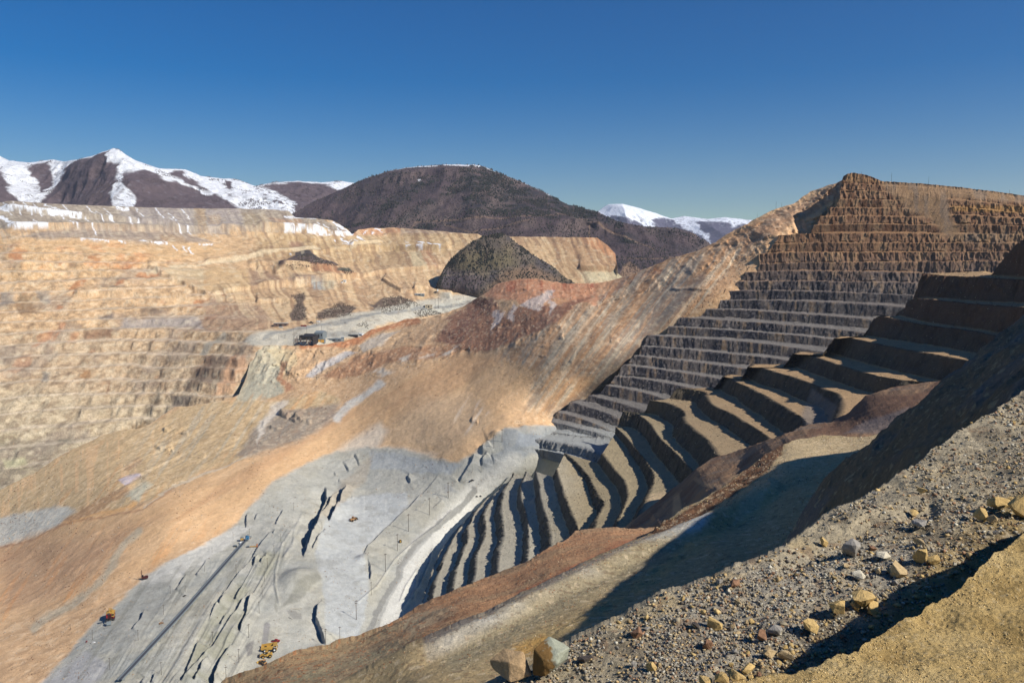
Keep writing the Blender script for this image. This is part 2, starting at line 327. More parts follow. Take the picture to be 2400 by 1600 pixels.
def disp_D(P, px, py, Y):
    d = np.zeros_like(P); wall = polymask(px, py, WALLP, 60)
    zz_ = P[..., 2] + 13 * fbm(P, 260, 4, 71) - .012 * (P[..., 0] + 800)
    d[..., 2] = terr(zz_, 28, .28) * wall * (.55 + .5 * vnoise(P / 170, 70))
    plat = polymask(px, py, PLATEAU, 8)
    d[..., 1] = (26 * fbm(P * np.array([1, .4, .3]), 130, 4, 73) + 12 * fbm(P * np.array([1, .3, .6]), 28, 4, 74)) * (1 - plat * .97) * (.1 + .9 * wall)
    d[..., 2] += 3.5 * fbm(P, 30, 4, 75) * (1 - plat * .9) * (.4 + .6 * wall)
    kb = polymask(px, py, B_((150, 850), (205, 800), (290, 748), (350, 726), (400, 732), (500, 785), (590, 815), (700, 885), (560, 900), (300, 870)), 16); d[..., 1] -= 50 * kb; d[..., 2] += 9 * kb
    steps = [(A_((0, 695), (330, 700), (700, 705), (1300, 718), (1700, 728), (2300, 742)), 14), (A_((0, 560), (300, 600), (760, 655), (1250, 715)), 12), (A_((400, 770), (800, 790), (1200, 800), (1500, 810)), 3),
             (A_((1400, 935), (1750, 895), (2200, 850)), 8), (B_((0, 740), (250, 755), (600, 690), (880, 655)), 7), (B_((640, 693), (1000, 695), (1350, 692)), 12), (B_((0, 965), (300, 940), (600, 905), (900, 850), (1280, 820)), 8), (A_((1430, 1165), (1600, 1120), (2100, 1075), (2352, 1060)), 6)]
    steps += [(B_((0, 585), (300, 590), (660, 600)), 10), (B_((880, 600), (1250, 603), (1560, 603)), 6), (A_((1000, 960), (1430, 1170)), 8), (B_((0, 840), (200, 835), (400, 870)), 8), (B_((0, 1060), (180, 1050), (260, 1060)), 7), (A_((500, 1160), (900, 1150), (1300, 1190)), 8), (B_((250, 950), (500, 935), (700, 985)), 6),
              (B_((860, 900), (1000, 985), (1200, 990)), 7), (B_((1080, 985), (1200, 1000), (1350, 1030)), 9), (C_((160, 832), (460, 838)), 10), (A_((1700, 950), (1990, 975), (2330, 1000)), 8), (A_((1500, 720), (1900, 760), (2200, 800)), 8)]
    for pts, h in steps:
        h = h * 1.8
        ds, sg, ar = segdist(px, py, pts); s_ = np.where(ds < 60, ds * sg, 60 * sg)
        # a shelf: raised lip just above the line
        d[..., 2] += h * smooth(1.5, -1.5, s_) * np.exp(-np.clip(-s_, 0, 99) / 16.0) * smooth(-.01, .06, ar) * smooth(1.01, .94, ar)
    return d
PLATEAU = [(560, 800), (600, 782), (680, 772), (760, 750), (900, 722), (1050, 690), (1110, 688), (1160, 690), (1100, 720), (1000, 740), (880, 765), (840, 792), (740, 812), (610, 812)]
def paint_D(px, py, P):
    w1 = fbm(P, 90, 4, 81); w2 = fbm(P, 90, 4, 82); fx = px + 9 * w1 + 3.5 * fbm(P, 16, 3, 78); fy = py + 7 * w2 + 2.5 * fbm(P, 16, 3, 77)
    p = Paint(fx, fy, (222, 180, 128))
    st = fbm(np.stack([px - .5 * py + 9 * fbm(P, 120, 2, 79), py * .14, 0 * px], -1), 6, 5, 83)          # tip-down streaks of dumped rock
    n1 = fbm(P, 160, 4, 84); n2 = fbm(P, 60, 4, 85)
    # upper dump, grey and mauve
    p.poly((176, 160, 140), A_((-300, 440), (2080, 560), (2352, 690), (2352, 740), (1280, 725), (700, 700), (-300, 690)), 5)
    p.poly((168, 156, 150), A_((1000, 550), (1340, 550), (1330, 715), (1250, 715), (900, 690), (820, 600)), 6, .8)
    p.poly((178, 164, 156), A_((1420, 560), (1640, 560), (1690, 725), (1440, 725)), 6, .8)
    p.poly((190, 158, 118), A_((1340, 560), (1420, 560), (1420, 720), (1370, 720)), 4, .8); p.poly((196, 158, 108), A_((1440, 610), (1530, 610), (1520, 690), (1440, 690)), 7, .5)
    p.poly((206, 148, 100), A_((1830, 630), (2060, 640), (2100, 720), (2000, 725)), 8, .6); p.poly((184, 160, 122), A_((1660, 600), (1830, 600), (1850, 725), (1700, 725)), 8, .7)
    p.poly((170, 152, 136), A_((560, 700), (1290, 722), (1500, 800), (1100, 800), (600, 775), (100, 760), (300, 720)), 7, .85)
    p.poly((198, 160, 112), A_((1090, 740), (1250, 740), (1300, 800), (1150, 800)), 8, .6)
    # ochre upper wall
    p.poly((232, 186, 126), A_((-300, 765), (500, 770), (1500, 810), (1600, 860), (1000, 960), (700, 1010), (-300, 1060)), 18, .8)
    p.all((236, 158, 88), polymask(fx, fy, A_((-300, 800), (1100, 800), (900, 1000), (-300, 1060)), 20) * smooth(.05, .45, n2) * .65)
    p.poly((196, 164, 108), B_((0, 600), (1500, 610), (1400, 700), (900, 800), (0, 760)), 20, .5)
    # greyer lower wall
    p.all((186, 166, 136), polymask(fx, fy, [(-100, 780), (560, 800), (600, 900), (420, 1000), (-100, 1200)], 40) * (.55 + .45 * n1))
    p.all((206, 188, 150), polymask(fx, fy, [(-100, 900), (480, 940), (200, 1100), (-100, 1200)], 30) * .6)
    p.all((150, 144, 112), polymask(fx, fy, [(-100, 1010), (200, 1030), (80, 1130), (-100, 1200)], 20) * .55)
    band = np.abs(((P[..., 2] + 13 * fbm(P, 260, 4, 71) - .012 * (P[..., 0] + 800)) / 28) % 1 - .5)
    wall = polymask(px, py, WALLP, 20)
    vert = fbm(P * np.array([1, .2, .12]), 26, 4, 87)                            # stains running down the bench faces
    p.all((158, 128, 96), wall * smooth(.1, .5, vert) * .28); p.all((240, 214, 172), wall * smooth(.1, .5, -vert) * .25)
    cr = fbm(P * np.array([1, .6, 1.8]), 13, 5, 98, gain=.65); p.all((134, 110, 84), smooth(.02, .34, cr) * (.3 + .2 * wall)); p.all((246, 224, 184), smooth(.02, .34, -cr) * (.2 + .15 * wall))
    p.all((146, 132, 122), wall * smooth(.05, .45, fbm(P * np.array([1, .5, 1.2]), 75, 3, 88)) * .45)
    p.all((190, 112, 50), wall * smooth(.28, .45, fbm(P * np.array([1, .3, .7]), 48, 4, 89)) * .6 * smooth(1000, 700, py))
    p.all((236, 214, 182), wall * smooth(.40, .49, band) * .45)
    for q, c_ in ((A_((0, 1130), (90, 1150), (110, 1220), (0, 1230)), (140, 138, 134)), (A_((100, 1210), (230, 1215), (270, 1280), (150, 1290)), (110, 78, 50)), (A_((690, 1075), (860, 1075), (890, 1100), (720, 1105)), (92, 80, 76)), (A_((960, 1250), (1180, 1243), (1080, 1265), (970, 1268)), (62, 58, 62)),
                  (A_((790, 1040), (900, 1030), (880, 1055), (810, 1060)), (104, 92, 88)), (A_((560, 1420), (780, 1400), (760, 1440), (580, 1450)), (116, 74, 56)), (A_((660, 1290), (780, 1290), (770, 1310), (680, 1320)), (104, 100, 100)), (A_((1450, 1170), (1800, 1230), (1900, 1380), (1500, 1400), (1300, 1400), (1400, 1280)), (176, 140, 112)),
                  (A_((860, 1320), (1350, 1300), (1400, 1370), (820, 1370)), (180, 172, 166)), (A_((130, 1150), (190, 1150), (200, 1200), (120, 1200)), (126, 104, 76)), (A_((250, 1130), (340, 1140), (360, 1200), (280, 1190)), (156, 150, 140)),
                  (D_((1400, 90), (1570, 100), (1560, 260), (1440, 330), (1350, 260)), (120, 98, 84)), (D_((1300, 180), (1440, 180), (1420, 270), (1250, 340)), (132, 112, 94)), (D_((1170, 380), (1330, 380), (1260, 440), (1170, 450)), (110, 100, 96)), (D_((290, 210), (340, 210), (340, 280), (290, 280)), (140, 138, 132)),
                  (D_((1570, 90), (1700, 95), (1700, 180), (1620, 330), (1440, 380), (1540, 240)), (222, 168, 122)), (D_((550, 205), (625, 205), (625, 255), (575, 258)), (172, 116, 56)), (D_((735, 280), (750, 280), (748, 355), (735, 355)), (132, 76, 40)), (D_((0, 800), (180, 790), (200, 850), (60, 870)), (206, 200, 150)),
                  (D_((790, 600), (1010, 570), (980, 600), (760, 650)), (150, 110, 60)), (D_((415, 660), (510, 655), (500, 690), (420, 700)), (140, 132, 110)), (D_((0, 870), (240, 900), (100, 970), (0, 1020)), (128, 114, 98))):
        p.poly(c_, q, 8, .62)
    # dump slopes on the right with brown tongues
    for q, c_, k in ((A_((1480, 950), (1700, 970), (1740, 1110), (1450, 1150), (1300, 1000)), (206, 170, 118), .7), (A_((1710, 980), (1850, 985), (1960, 1080), (1740, 1105)), (172, 138, 110), .8), (A_((2000, 1020), (2190, 1050), (2190, 1070), (2000, 1080)), (160, 132, 112), .8), (A_((1850, 820), (1880, 820), (1890, 855), (1855, 860)), (176, 142, 112), .7),
                     (A_((1990, 800), (2100, 805), (2100, 855), (1985, 860)), (172, 140, 112), .7), (A_((1100, 980), (1400, 960), (1400, 1150), (1200, 1060)), (200, 178, 138), .6), (B_((220, 655), (300, 655), (320, 705), (230, 715)), (186, 140, 108), .7), (B_((400, 700), (900, 700), (900, 830), (720, 880), (680, 800)), (206, 168, 116), .4),
                     (B_((820, 720), (1080, 700), (1090, 820), (850, 850)), (180, 146, 108), .45), (B_((1060, 710), (1140, 700), (1170, 820), (1080, 820)), (206, 192, 150), .7), (B_((1140, 700), (1200, 700), (1250, 820), (1180, 820)), (184, 128, 92), .7), (B_((1340, 610), (1500, 610), (1500, 650), (1380, 650)), (196, 160, 112), .5),
                     (B_((640, 560), (700, 545), (1000, 550), (1000, 600), (660, 600)), (216, 150, 100), .8), (B_((1000, 560), (1350, 585), (1300, 602), (1010, 602)), (178, 150, 128), .8), (B_((400, 800), (560, 810), (700, 890), (420, 870)), (178, 112, 72), .75), (B_((390, 920), (470, 920), (500, 970), (400, 975)), (170, 172, 166), .9), (B_((470, 920), (560, 915), (540, 960), (480, 970)), (200, 190, 158), .7)):
        p.poly(c_, q, 6, k)
    p.poly((190, 142, 96), C_((0, 602), (290, 606), (410, 700), (430, 800), (470, 860), (160, 900), (0, 830)), 4, .55)
    p.all((222, 142, 84), polymask(px, py, C_((180, 600), (300, 605), (420, 700), (430, 790), (200, 640)), 6) * .6)
    p.poly((222, 206, 160), C_((160, 835), (460, 840), (470, 900), (200, 920)), 4, .9)
    p.poly((196, 160, 112), C_((-250, 610), (20, 610), (200, 830), (130, 900), (-60, 850)), 10, .35)
    p.all((150, 112, 84), smooth(.1, .45, st) * .5 * polymask(px, py, C_((-250, 605), (290, 606), (430, 800), (0, 900)), 8))
    hill = polymask(px, py, [(620, 500), (1440, 540), (1440, 700), (1050, 700), (900, 760), (640, 780), (470, 700), (560, 640)], 20)
    p.all((160, 124, 92), hill * smooth(.0, .4, st) * .6); p.all((246, 214, 160), hill * smooth(.05, .45, -st) * .45)
    updump = polymask(px, py, A_((-300, 440), (2352, 540), (2352, 740), (-300, 780)), 6); p.all((140, 128, 118), updump * smooth(.05, .45, st) * .5); p.all((206, 192, 170), updump * smooth(.1, .5, -st) * .5)
    # scrub hollows and knolls on the slope
    for q in (B_((240, 1010), (330, 995), (350, 1010), (320, 1060), (350, 1100), (355, 1170), (240, 1180), (235, 1120), (280, 1060)), B_((430, 1140), (560, 1060), (680, 1080), (650, 1150), (520, 1165), (430, 1168)), B_((880, 1020), (1000, 1010), (1140, 1080), (1120, 1100), (860, 1130), (800, 1080)), B_((1080, 1120), (1180, 1090), (1260, 1100), (1280, 1130), (1130, 1160), (1080, 1150)),
              B_((690, 1215), (730, 1180), (760, 1185), (785, 1240), (710, 1245)), B_((770, 1065), (830, 1075), (850, 1120), (800, 1110)), B_((580, 830), (640, 825), (675, 850), (650, 880), (590, 860))):
        p.poly((104, 88, 78), q, 5, .9)
    # plateau, haul road
    p.poly((206, 200, 180), PLATEAU, 8, .9); p.poly((208, 204, 184), B_((1000, 1100), (1300, 1050), (1480, 1030), (1420, 1090), (1300, 1120)), 6, .8)
    p.line((158, 156, 148), B_((60, 1300), (240, 1240), (400, 1210), (560, 1195), (800, 1140), (1000, 1110), (1250, 1085), (1480, 1050)), 3.4, .9)
    p.line((168, 166, 156), B_((480, 1275), (700, 1280), (740, 1290)), 7, .8); p.line((168, 162, 146), D_((1400, 80), (1470, 10), (1540, -40)), 6, .8)
    p.line((222, 200, 160), A_((1000, 1000), (1400, 935), (1750, 895), (2200, 850)), 2.5, .8); p.line((226, 200, 156), B_((540, 700), (700, 685), (880, 652)), 2.2, .8)
    kn = B_((150, 825), (205, 800), (250, 772), (290, 745), (320, 730), (350, 722), (400, 728), (440, 752), (500, 780), (570, 800), (580, 812), (440, 815), (400, 830), (250, 830))
    p.poly((100, 84, 84), kn, 3, .95); p.all((62, 60, 60), polymask(fx, fy, B_((290, 745), (350, 722), (420, 735), (430, 755), (300, 765)), 3) * .8); p.all((70, 64, 64), polymask(px, py, kn, 4) * smooth(.1, .3, fbm(P, 16, 3, 93)) * .7); p.poly((92, 92, 78), B_((580, 835), (630, 825), (675, 850), (650, 878), (590, 862)), 3, .95)
    p.all((118, 96, 74), smooth(.15, .5, fbm(P * np.array([1, .5, 1]), 20, 4, 94)) * .35); p.all((240, 222, 184), smooth(.2, .5, fbm(P * np.array([1, .5, 1]), 14, 3, 95)) * .3)
    # snow left in the gullies and on the shelves
    sw1 = 4 * fbm(P, 26, 3, 96); sw2 = 5 * fbm(P, 22, 3, 97)
    def snow(q, wd, k=1.0, th=-.1): p.all((250, 252, 255), stroke(px + sw1, py + sw2, q, wd, 1.2) * smooth(th, th + .12, fbm(P, 12, 3, 91)) * k)
    snow(A_((-200, 545), (60, 560), (200, 580), (420, 610), (560, 628)), 3.2, 1, -.4); snow(A_((-200, 600), (0, 612), (60, 650), (100, 690)), 3.5, 1, -.5); snow(A_((60, 690), (330, 695)), 1.8, 1, -.5)
    snow(A_((310, 545), (380, 580), (440, 612)), 2.6); snow(A_((560, 775), (820, 783), (860, 790)), 1.1, .9, -.2); snow(A_((960, 780), (1000, 792), (1150, 800)), 1.1, .9, -.2); snow(A_((1370, 805), (1470, 808)), 1.5)
    snow(A_((1960, 622), (2090, 632)), 2.4, 1, -.6); snow(B_((330, 484), (410, 486)), 1.4); snow(B_((200, 583), (660, 600)), 1.7, 1, -.3); snow(B_((530, 510), (600, 560), (665, 598)), 2.5, 1, -.4)
    snow(A_((810, 548), (850, 575), (880, 565)), 4, 1, -.4)
    for a in ((20, 522), (90, 525), (160, 525), (230, 540), (310, 535), (380, 560), (430, 540), (600, 555), (660, 590), (720, 565), (930, 555), (1070, 560), (1160, 590), (1250, 560)):
        snow(A_(a, (a[0] + 35, a[1] + 45), (a[0] + 60, a[1] + 80)), 1.1, 1, -.3)
    for a in ((480, 655), (510, 665), (590, 640), (640, 700), (760, 640), (930, 650), (890, 665), (740, 625), (1280, 700), (1220, 690), (1170, 640), (1190, 810), (1260, 815), (1300, 830), (230, 650)):
        snow(A_(a, (a[0] + 30, a[1] + 35)), 1.2, 1, -.5)
    for a in ((740, 590, 765, 568), (800, 590, 808, 582), (820, 552, 855, 556), (860, 565, 870, 575), (590, 625, 640, 660), (640, 650, 660, 640), (680, 640, 700, 665), (700, 615, 735, 640), (740, 645, 745, 660), (850, 688, 862, 680), (1115, 655, 1160, 660), (1140, 672, 1150, 680), (1185, 660, 1215, 680), (1230, 675, 1270, 692), (1030, 655, 1045, 657), (1040, 690, 1065, 690), (1110, 690, 1145, 690), (540, 630, 550, 645), (600, 668, 670, 676), (470, 540, 500, 570), (420, 520, 440, 545), (560, 560, 590, 590), (240, 745, 250, 755)):
        snow(B_(a[:2], a[2:]), 1.6 if a[2] - a[0] > 25 else 1.2, 1, -.6)
    return tone(p.c, .82, .86)
column_sheet('mine_terrain', top, bot, D_DEPTH, paint_D, mat_wall, dx=1.9, dyp=1.75, disp=disp_D, backs=((15, 1), (60, 8), (200, 90)), jag=.6, reg=3e-3)

# dark conical hill in front of the dumps
top = B_((1200, 985), (1235, 960), (1262, 890), (1290, 828), (1340, 760), (1400, 700), (1460, 655), (1520, 622), (1570, 600), (1620, 588), (1700, 580), (1745, 602), (1800, 650), (1900, 722), (2040, 803), (2120, 872), (2200, 925), (2280, 945))
def paint_cone(px, py, P):
    p = Paint(px, py, (100, 90, 80)); n = fbm(P, 60, 4, 101)
    p.all((84, 78, 78), smooth(0, .4, n)); p.all((118, 104, 84), smooth(0, .5, -n) * .7)
    p.poly((112, 102, 72), B_((1500, 700), (1750, 700), (1800, 800), (1350, 860), (1400, 760)), 20, .5)
    p.poly((140, 112, 86), B_((1700, 840), (1900, 800), (2100, 900), (2000, 940), (1650, 930), (1560, 1000)), 16, .6); p.poly((96, 84, 90), B_((1300, 830), (1500, 850), (1600, 900), (1500, 1000), (1250, 980)), 16, .6)
    p.line((150, 136, 112), B_((1290, 870), (1500, 860), (1700, 850)), 1.2, .5)
    return p.c
column_sheet('scrub_hill', top, [(1008, 740), (1050, 760), (1150, 780), (1380, 730)], [(x, y, Y * 1.1) for x, y, Y in [(1008, 685, 2720), (1040, 632, 2730), (1117, 561, 2750), (1178, 547, 2765), (1246, 595, 2765), (1348, 663, 2770), (1180, 600, 2715), (1150, 650, 2680), (1250, 650, 2700), (1080, 650, 2702), (1120, 692, 2662), (1040, 684, 2700), (1370, 680, 2760), (1250, 700, 2670), (1010, 770, 3100), (1150, 790, 3000), (1300, 770, 3000), (1400, 730, 3050)]],
             paint_cone, mat_cone, dx=1.8, dyp=1.8, disp=disp_mtn(14, 90, 105), backs=((10, 3), (60, 40), (160, 150)), jag=.8)
# ------------------------------------------------------------------ landslide, scarp and the pit floor (one ground sheet)
def FZ(x, y, z): return (x, y, float(Yz(x, y, z * 1.16)))
C_DEPTH = [(0, 1150, 1500), (-60, 1190, 1470), (0, 1280, 1260), (0, 1400, 1010), (-60, 1500, 830), (245, 1018, 1650), (200, 1150, 1330), (200, 1280, 1080), (408, 960, 1720), (400, 1100, 1350), (400, 1200, 1080),
           (540, 935, 1740), (590, 815, 1890), (650, 900, 1760), (650, 830, 1870), (650, 960, 1640), (600, 1100, 1230), (700, 1000, 1440), (725, 812, 1900), (760, 870, 1790), (845, 790, 1960), (850, 850, 1790), (900, 900, 1550), (950, 755, 2080), (960, 830, 1640),
           (1110, 704, 2050), (1080, 780, 1660), (1100, 840, 1500), (1161, 666, 1960), (1236, 653, 1850), (1300, 660, 1780), (1230, 720, 1620), (1300, 760, 1370), (1200, 800, 1430), (1400, 663, 1660), (1400, 760, 1309), (1250, 860, 1310), (1100, 920, 1380), (1000, 1000, 1320), (1250, 930, 1290), (1350, 880, 1273),
           (1470, 646, 1570), (1589, 598, 1500), (1708, 544, 1440), (1858, 476, 1410), (1950, 430, 1400), (1640, 620, 1340), (1560, 700, 1309), (1700, 610, 1340), (1880, 510, 1370), (1940, 470, 1340), (2000, 412, 1330), (2100, 430, 1300),
           (1700, 850, 1340), (1900, 700, 1330), (1500, 950, 1330), (2100, 600, 1330),
           ]; C_DEPTH = [(x, y, Y * 1.1) for x, y, Y in C_DEPTH]; C_DEPTH += [FZ(100, 1595, -372), FZ(250, 1430, -368), FZ(350, 1350, -364), FZ(480, 1290, -358), FZ(600, 1205, -350), FZ(850, 1060, -312), FZ(1000, 1075, -300), FZ(1090, 1080, -286), FZ(1190, 1005, -242),
           FZ(1260, 1050, -266), FZ(1150, 1120, -306), FZ(1060, 1220, -350), FZ(960, 1350, -380), FZ(870, 1500, -390), FZ(850, 1600, -394), FZ(950, 1130, -326), FZ(850, 1300, -366), FZ(700, 1500, -378), FZ(600, 1600, -378), FZ(300, 1600, -365), FZ(560, 1250, -354),
           FZ(500, 1420, -358), FZ(700, 1330, -356), FZ(700, 1180, -340), FZ(760, 1100, -332), FZ(0, 1700, -376), FZ(700, 1700, -380), FZ(150, 1500, -376), FZ(1320, 1070, -278), FZ(1240, 1090, -290), FZ(1200, 1250, -400), FZ(1100, 1450, -420), FZ(1400, 1200, -400), FZ(1420, 1400, -420), FZ(1130, 1250, -384), FZ(1030, 1400, -400),
           (1340, 1012, 1420), (1420, 1000, 1480), (1450, 940, 1540), (1550, 900, 1560)]
FLOORP = [(90, 1620), (250, 1432), (330, 1340), (400, 1300), (480, 1262), (560, 1215), (640, 1120), (760, 1060), (860, 1040), (960, 1060), (1080, 1090), (1140, 1040), (1200, 1000), (1330, 1000), (1440, 1040), (1440, 1700), (60, 1700)]
def Yw(k): return lambda x, y: 1390 - .26 * (x - 1500) + (8 - k) * 9.5
C_DEPTH += [(x, y + 3, float(Yw(k)(x, y)) - 3) for k, x, y in ((1, 1746, 639), (3, 1701, 682), (5, 1650, 724), (7, 1569, 765), (9, 1502, 811), (11, 1460, 855), (13, 1418, 903), (15, 1336, 942), (17, 1261, 981), (-1, 1776, 595), (-3, 1825, 552))]
C_DEPTH += [(x - 75, y - 5, float(Yw(k)(x - 75, y)) - 6) for k, x, y in ((2, 1727, 660), (5, 1650, 724), (8, 1518, 786), (11, 1460, 855), (14, 1380, 927), (16, 1305, 964))]
top = [(-70, 1180), (0, 1150), (82, 1106), (163, 1055), (245, 1018), (340, 1000), (408, 955), (476, 946), (530, 938), (560, 925), (578, 880), (592, 815), (600, 808), (688, 809), (743, 807), (804, 799), (845, 789), (872, 772), (905, 762), (940, 751), (957, 747), (984, 746), (1010, 742), (1042, 734), (1076, 721), (1110, 703), (1122, 698), (1144, 683), (1161, 666), (1190, 660), (1212, 655), (1236, 652), (1270, 656), (1297, 660), (1340, 664), (1400, 663), (1436, 656), (1470, 645), (1495, 640), (1504, 632), (1538, 619), (1589, 598), (1640, 585), (1674, 568), (1708, 544), (1776, 510), (1810, 493), (1858, 476), (1895, 449), (1930, 437), (1970, 425), (1997, 407), (2030, 412), (2069, 426), (2110, 430)]
bot = [(-70, 1660), (1300, 1660), (1450, 1500), (1600, 1000), (2110, 700)]
# low cliffs in the floor: the traced line is the crest, ground drops on its left
CLIFFS = [(E_((475, 690), (480, 790), (420, 930), (330, 1110)), 19, 30), (E_((560, 725), (480, 870), (400, 1030), (320, 1200)), 15, 22), (E_((632, 680), (590, 790), (545, 900), (500, 975)), 19, 30), (E_((478, 1010), (430, 1080), (380, 1150)), 7, 18),
          (E_((1150, 740), (1075, 820), (990, 900), (860, 1025), (810, 1075), (770, 1105), (725, 1205)), 4.5, 26), (E_((770, 1200), (790, 1270), (792, 1345)), 4.5, 20), (E_((1255, 630), (1140, 765)), 2.5, 16), (E_((1285, 795), (1215, 850)), 3, 16),
          (E_((1505, 465), (1480, 550), (1425, 640), (1402, 680)), 11, 22), (E_((1590, 470), (1560, 520), (1552, 570)), 7, 18), (E_((1610, 385), (1560, 410), (1555, 480)), 10, 16), (E_((1820, 535), (1750, 625)), 4, 18), (G_((30, 752), (250, 762), (510, 768)), 12, 14), (G_((0, 885), (180, 868), (360, 872)), 6, 12), (G_((290, 765), (275, 800), (330, 870)), 6, 12), (G_((525, 800), (500, 850), (440, 900)), 12, 12),
          (E_((1625, 480), (1640, 560)), 4, 14),
          (H_((1900, 480), (1790, 620), (1700, 755), (1600, 865), (1500, 1000), (1420, 1170)), 3.5, 18), (H_((1370, 1270), (1330, 1360), (1245, 1567)), 5, 18), (H_((1560, 945), (1510, 1030)), 5, 14), (H_((1672, 900), (1620, 985)), 6, 14),
          (H_((1730, 915), (1640, 1050), (1560, 1165), (1470, 1310), (1350, 1430), (1240, 1580)), 5, 22), (H_((1755, 945), (1710, 1040), (1690, 1120), (1650, 1220)), 7, 18), (H_((1600, 1300), (1540, 1390), (1500, 1470), (1460, 1600)), 8, 24), (H_((1440, 1390), (1400, 1440), (1340, 1567)), 6, 18),
          (H_((2220, 985), (2185, 1050), (2175, 1130), (2215, 1210), (2245, 1305)), 11, 26), (H_((1000, 1060), (960, 1140), (900, 1200)), 4, 12), (H_((1420, 720), (1350, 830)), 3, 14), (H_((1290, 820), (1210, 930)), 4, 14), (H_((1000, 1520), (970, 1567)), 4, 10), (H_((1065, 1500), (1040, 1567)), 4, 10),
          (H_((1950, 365), (1900, 480)), 5, 14), (H_((1700, 400), (1695, 495)), 3, 10), (H_((1768, 400), (1760, 440)), 3, 8), (H_((1895, 510), (1880, 540)), 6, 8), (H_((1775, 690), (1740, 760)), 6, 9), (H_((1840, 680), (1790, 750)), 5, 9), (H_((1560, 1080), (1520, 1160)), 4, 14),
          (E_((680, 480), (695, 520), (715, 560)), 6, 9), (E_((595, 535), (620, 575), (640, 600)), 5, 9), (E_((575, 650), (572, 670)), 4, 6), (E_((535, 605), (550, 628)), 3, 6), (E_((665, 785), (655, 800)), 3, 6), (E_((1060, 615), (1045, 640), (1060, 680)), 5, 10)]
def disp_C(P, px, py, Y):
    d = np.zeros_like(P); fl = polymask(px, py, FLOORP, 12); up = 1 - fl
    d[..., 2] = up * (2.2 * fbm(P, 45, 3, 121) + .6 * fbm(P, 10, 4, 122)) + fl * (.9 * fbm(P, 40, 3, 123) + .55 * fbm(P, 7, 4, 124))
    # gullied rock above the slide
    scarp = polymask(px, py, [(600, 800), (845, 780), (1110, 695), (1240, 640), (1480, 636), (1710, 536), (1990, 400), (1990, 470), (1800, 590), (1640, 640), (1430, 720), (1250, 800), (1080, 830), (900, 870), (720, 900), (600, 900)], 18)
    d[..., 1] -= scarp * (20 * fbm(P * np.array([1, .5, .25]), 60, 5, 125, ridge=True) + 8 * fbm(P * np.array([1, .6, .3]), 20, 4, 126, ridge=True))
    rough = polymask(px, py, D_((1500, 450), (2200, 300), (2352, 300), (2352, 520), (1900, 800), (1500, 900), (900, 1150), (600, 1000), (900, 620)), 20)
    st = np.stack([P[..., 0] * .9 - .45 * P[..., 1], (P[..., 0] * .45 + P[..., 1] * .9) * .12, P[..., 2] * .1], -1)
    d[..., 2] += rough * 2.6 * fbm(st, 22, 4, 127)
    for q, a in ((D_((1910, 500), (2000, 520), (2100, 560), (2150, 570)), 9), (D_((1800, 580), (1950, 615)), 4), (D_((1110, 605), (1200, 625), (1300, 640)), 5), (D_((1065, 720), (1110, 750), (1200, 745)), 6), (D_((1300, 790), (1420, 805)), 4), (G_((310, 125), (350, 130)), 4), (G_((670, 160), (735, 165)), 4), (G_((395, 280), (415, 290)), 4), (G_((160, 175), (280, 190)), 1.6), (G_((100, 240), (240, 255)), 1.6), (C_((790, 965), (1090, 975)), 2.5),
                 (E_((150, 205), (200, 230), (330, 280)), 5), (E_((1480, 260), (1530, 270)), 5)):
        ds, sg, ar = segdist(px + 3 * fbm(P, 12, 2, 131), py + 4 * fbm(P, 15, 3, 130), q); s_ = ds * sg          # little ledges: crest above, drop below the line
        d[..., 2] += a * np.where(s_ < 0, np.exp(-np.abs(s_) / 12.0), np.exp(-(s_ / 1.2) ** 2)) * smooth(-.001, .1, ar) * smooth(1.001, .9, ar) * (.6 + .8 * vnoise(P / 14, 7))
    ca, sa = math.cos(.98), math.sin(.98); across = px * ca + py * sa if False else px * .86 + py * .5; along = -px * .5 + py * .86
    stp = fbm(np.stack([across, along * .05, 0 * px], -1), 16, 4, 135, ridge=True)
    d[..., 2] += stp * 2.6 * polymask(px, py, [(330, 1620), (480, 1420), (600, 1290), (650, 1215), (700, 1240), (640, 1360), (590, 1470), (560, 1620)], 24) + .7 * stp * polymask(px, py, [(180, 1600), (400, 1380), (600, 1240), (650, 1215), (560, 1330), (330, 1600)], 20)
    wob = 2.6 * fbm(P, 11, 3, 133) + 3 * fbm(P, 45, 2, 134)
    for q, h, w_ in CLIFFS:
        P_ = np.asarray(q); lo, hi = P_.min(0) - 90, P_.max(0) + 90
        m = (px > lo[0]) & (px < hi[0]) & (py > lo[1]) & (py < hi[1])
        if not m.any(): continue
        ds, sg, ar = segdist(px[m], py[m], q); s_ = -ds * sg + wob[m] * min(1, h / 6)     # s_ > 0: right of the crest
        end = smooth(0, .14, ar) * smooth(1, .86, ar)
        d[..., 2][m] += (1.25 + .75 * (P_[:, 0].mean() < 640)) * h * end * (.75 + .35 * vnoise(P[m] / 22, 9)) * (smooth(-1.2, 1.0, s_) - .5) * np.exp(-np.abs(s_) / w_)
    # mounds of crushed rock
    for (x, y), r, h in ((H_((2060, 860))[0], 55, 14), (E_((740, 1200))[0], 22, 5), (E_((1730, 1260))[0], 1, 0), (E_((1650, 340))[0], 16, 6), (G_((520, 830))[0], 1, 0)):
        g = np.hypot((px - x + .5 * (py - y)) / r, (py - y) / (r * .55)); d[..., 2] += h * smooth(1.2, 0, g)
    # terrace steps of the blasting benches right of the ramp
    ramp = stroke(px, py, [(1125, 1128), (1010, 1240), (950, 1310), (905, 1400), (880, 1470), (850, 1560)], 30, 6); d[..., 2] *= 1 - .6 * ramp * (Y < 1250)
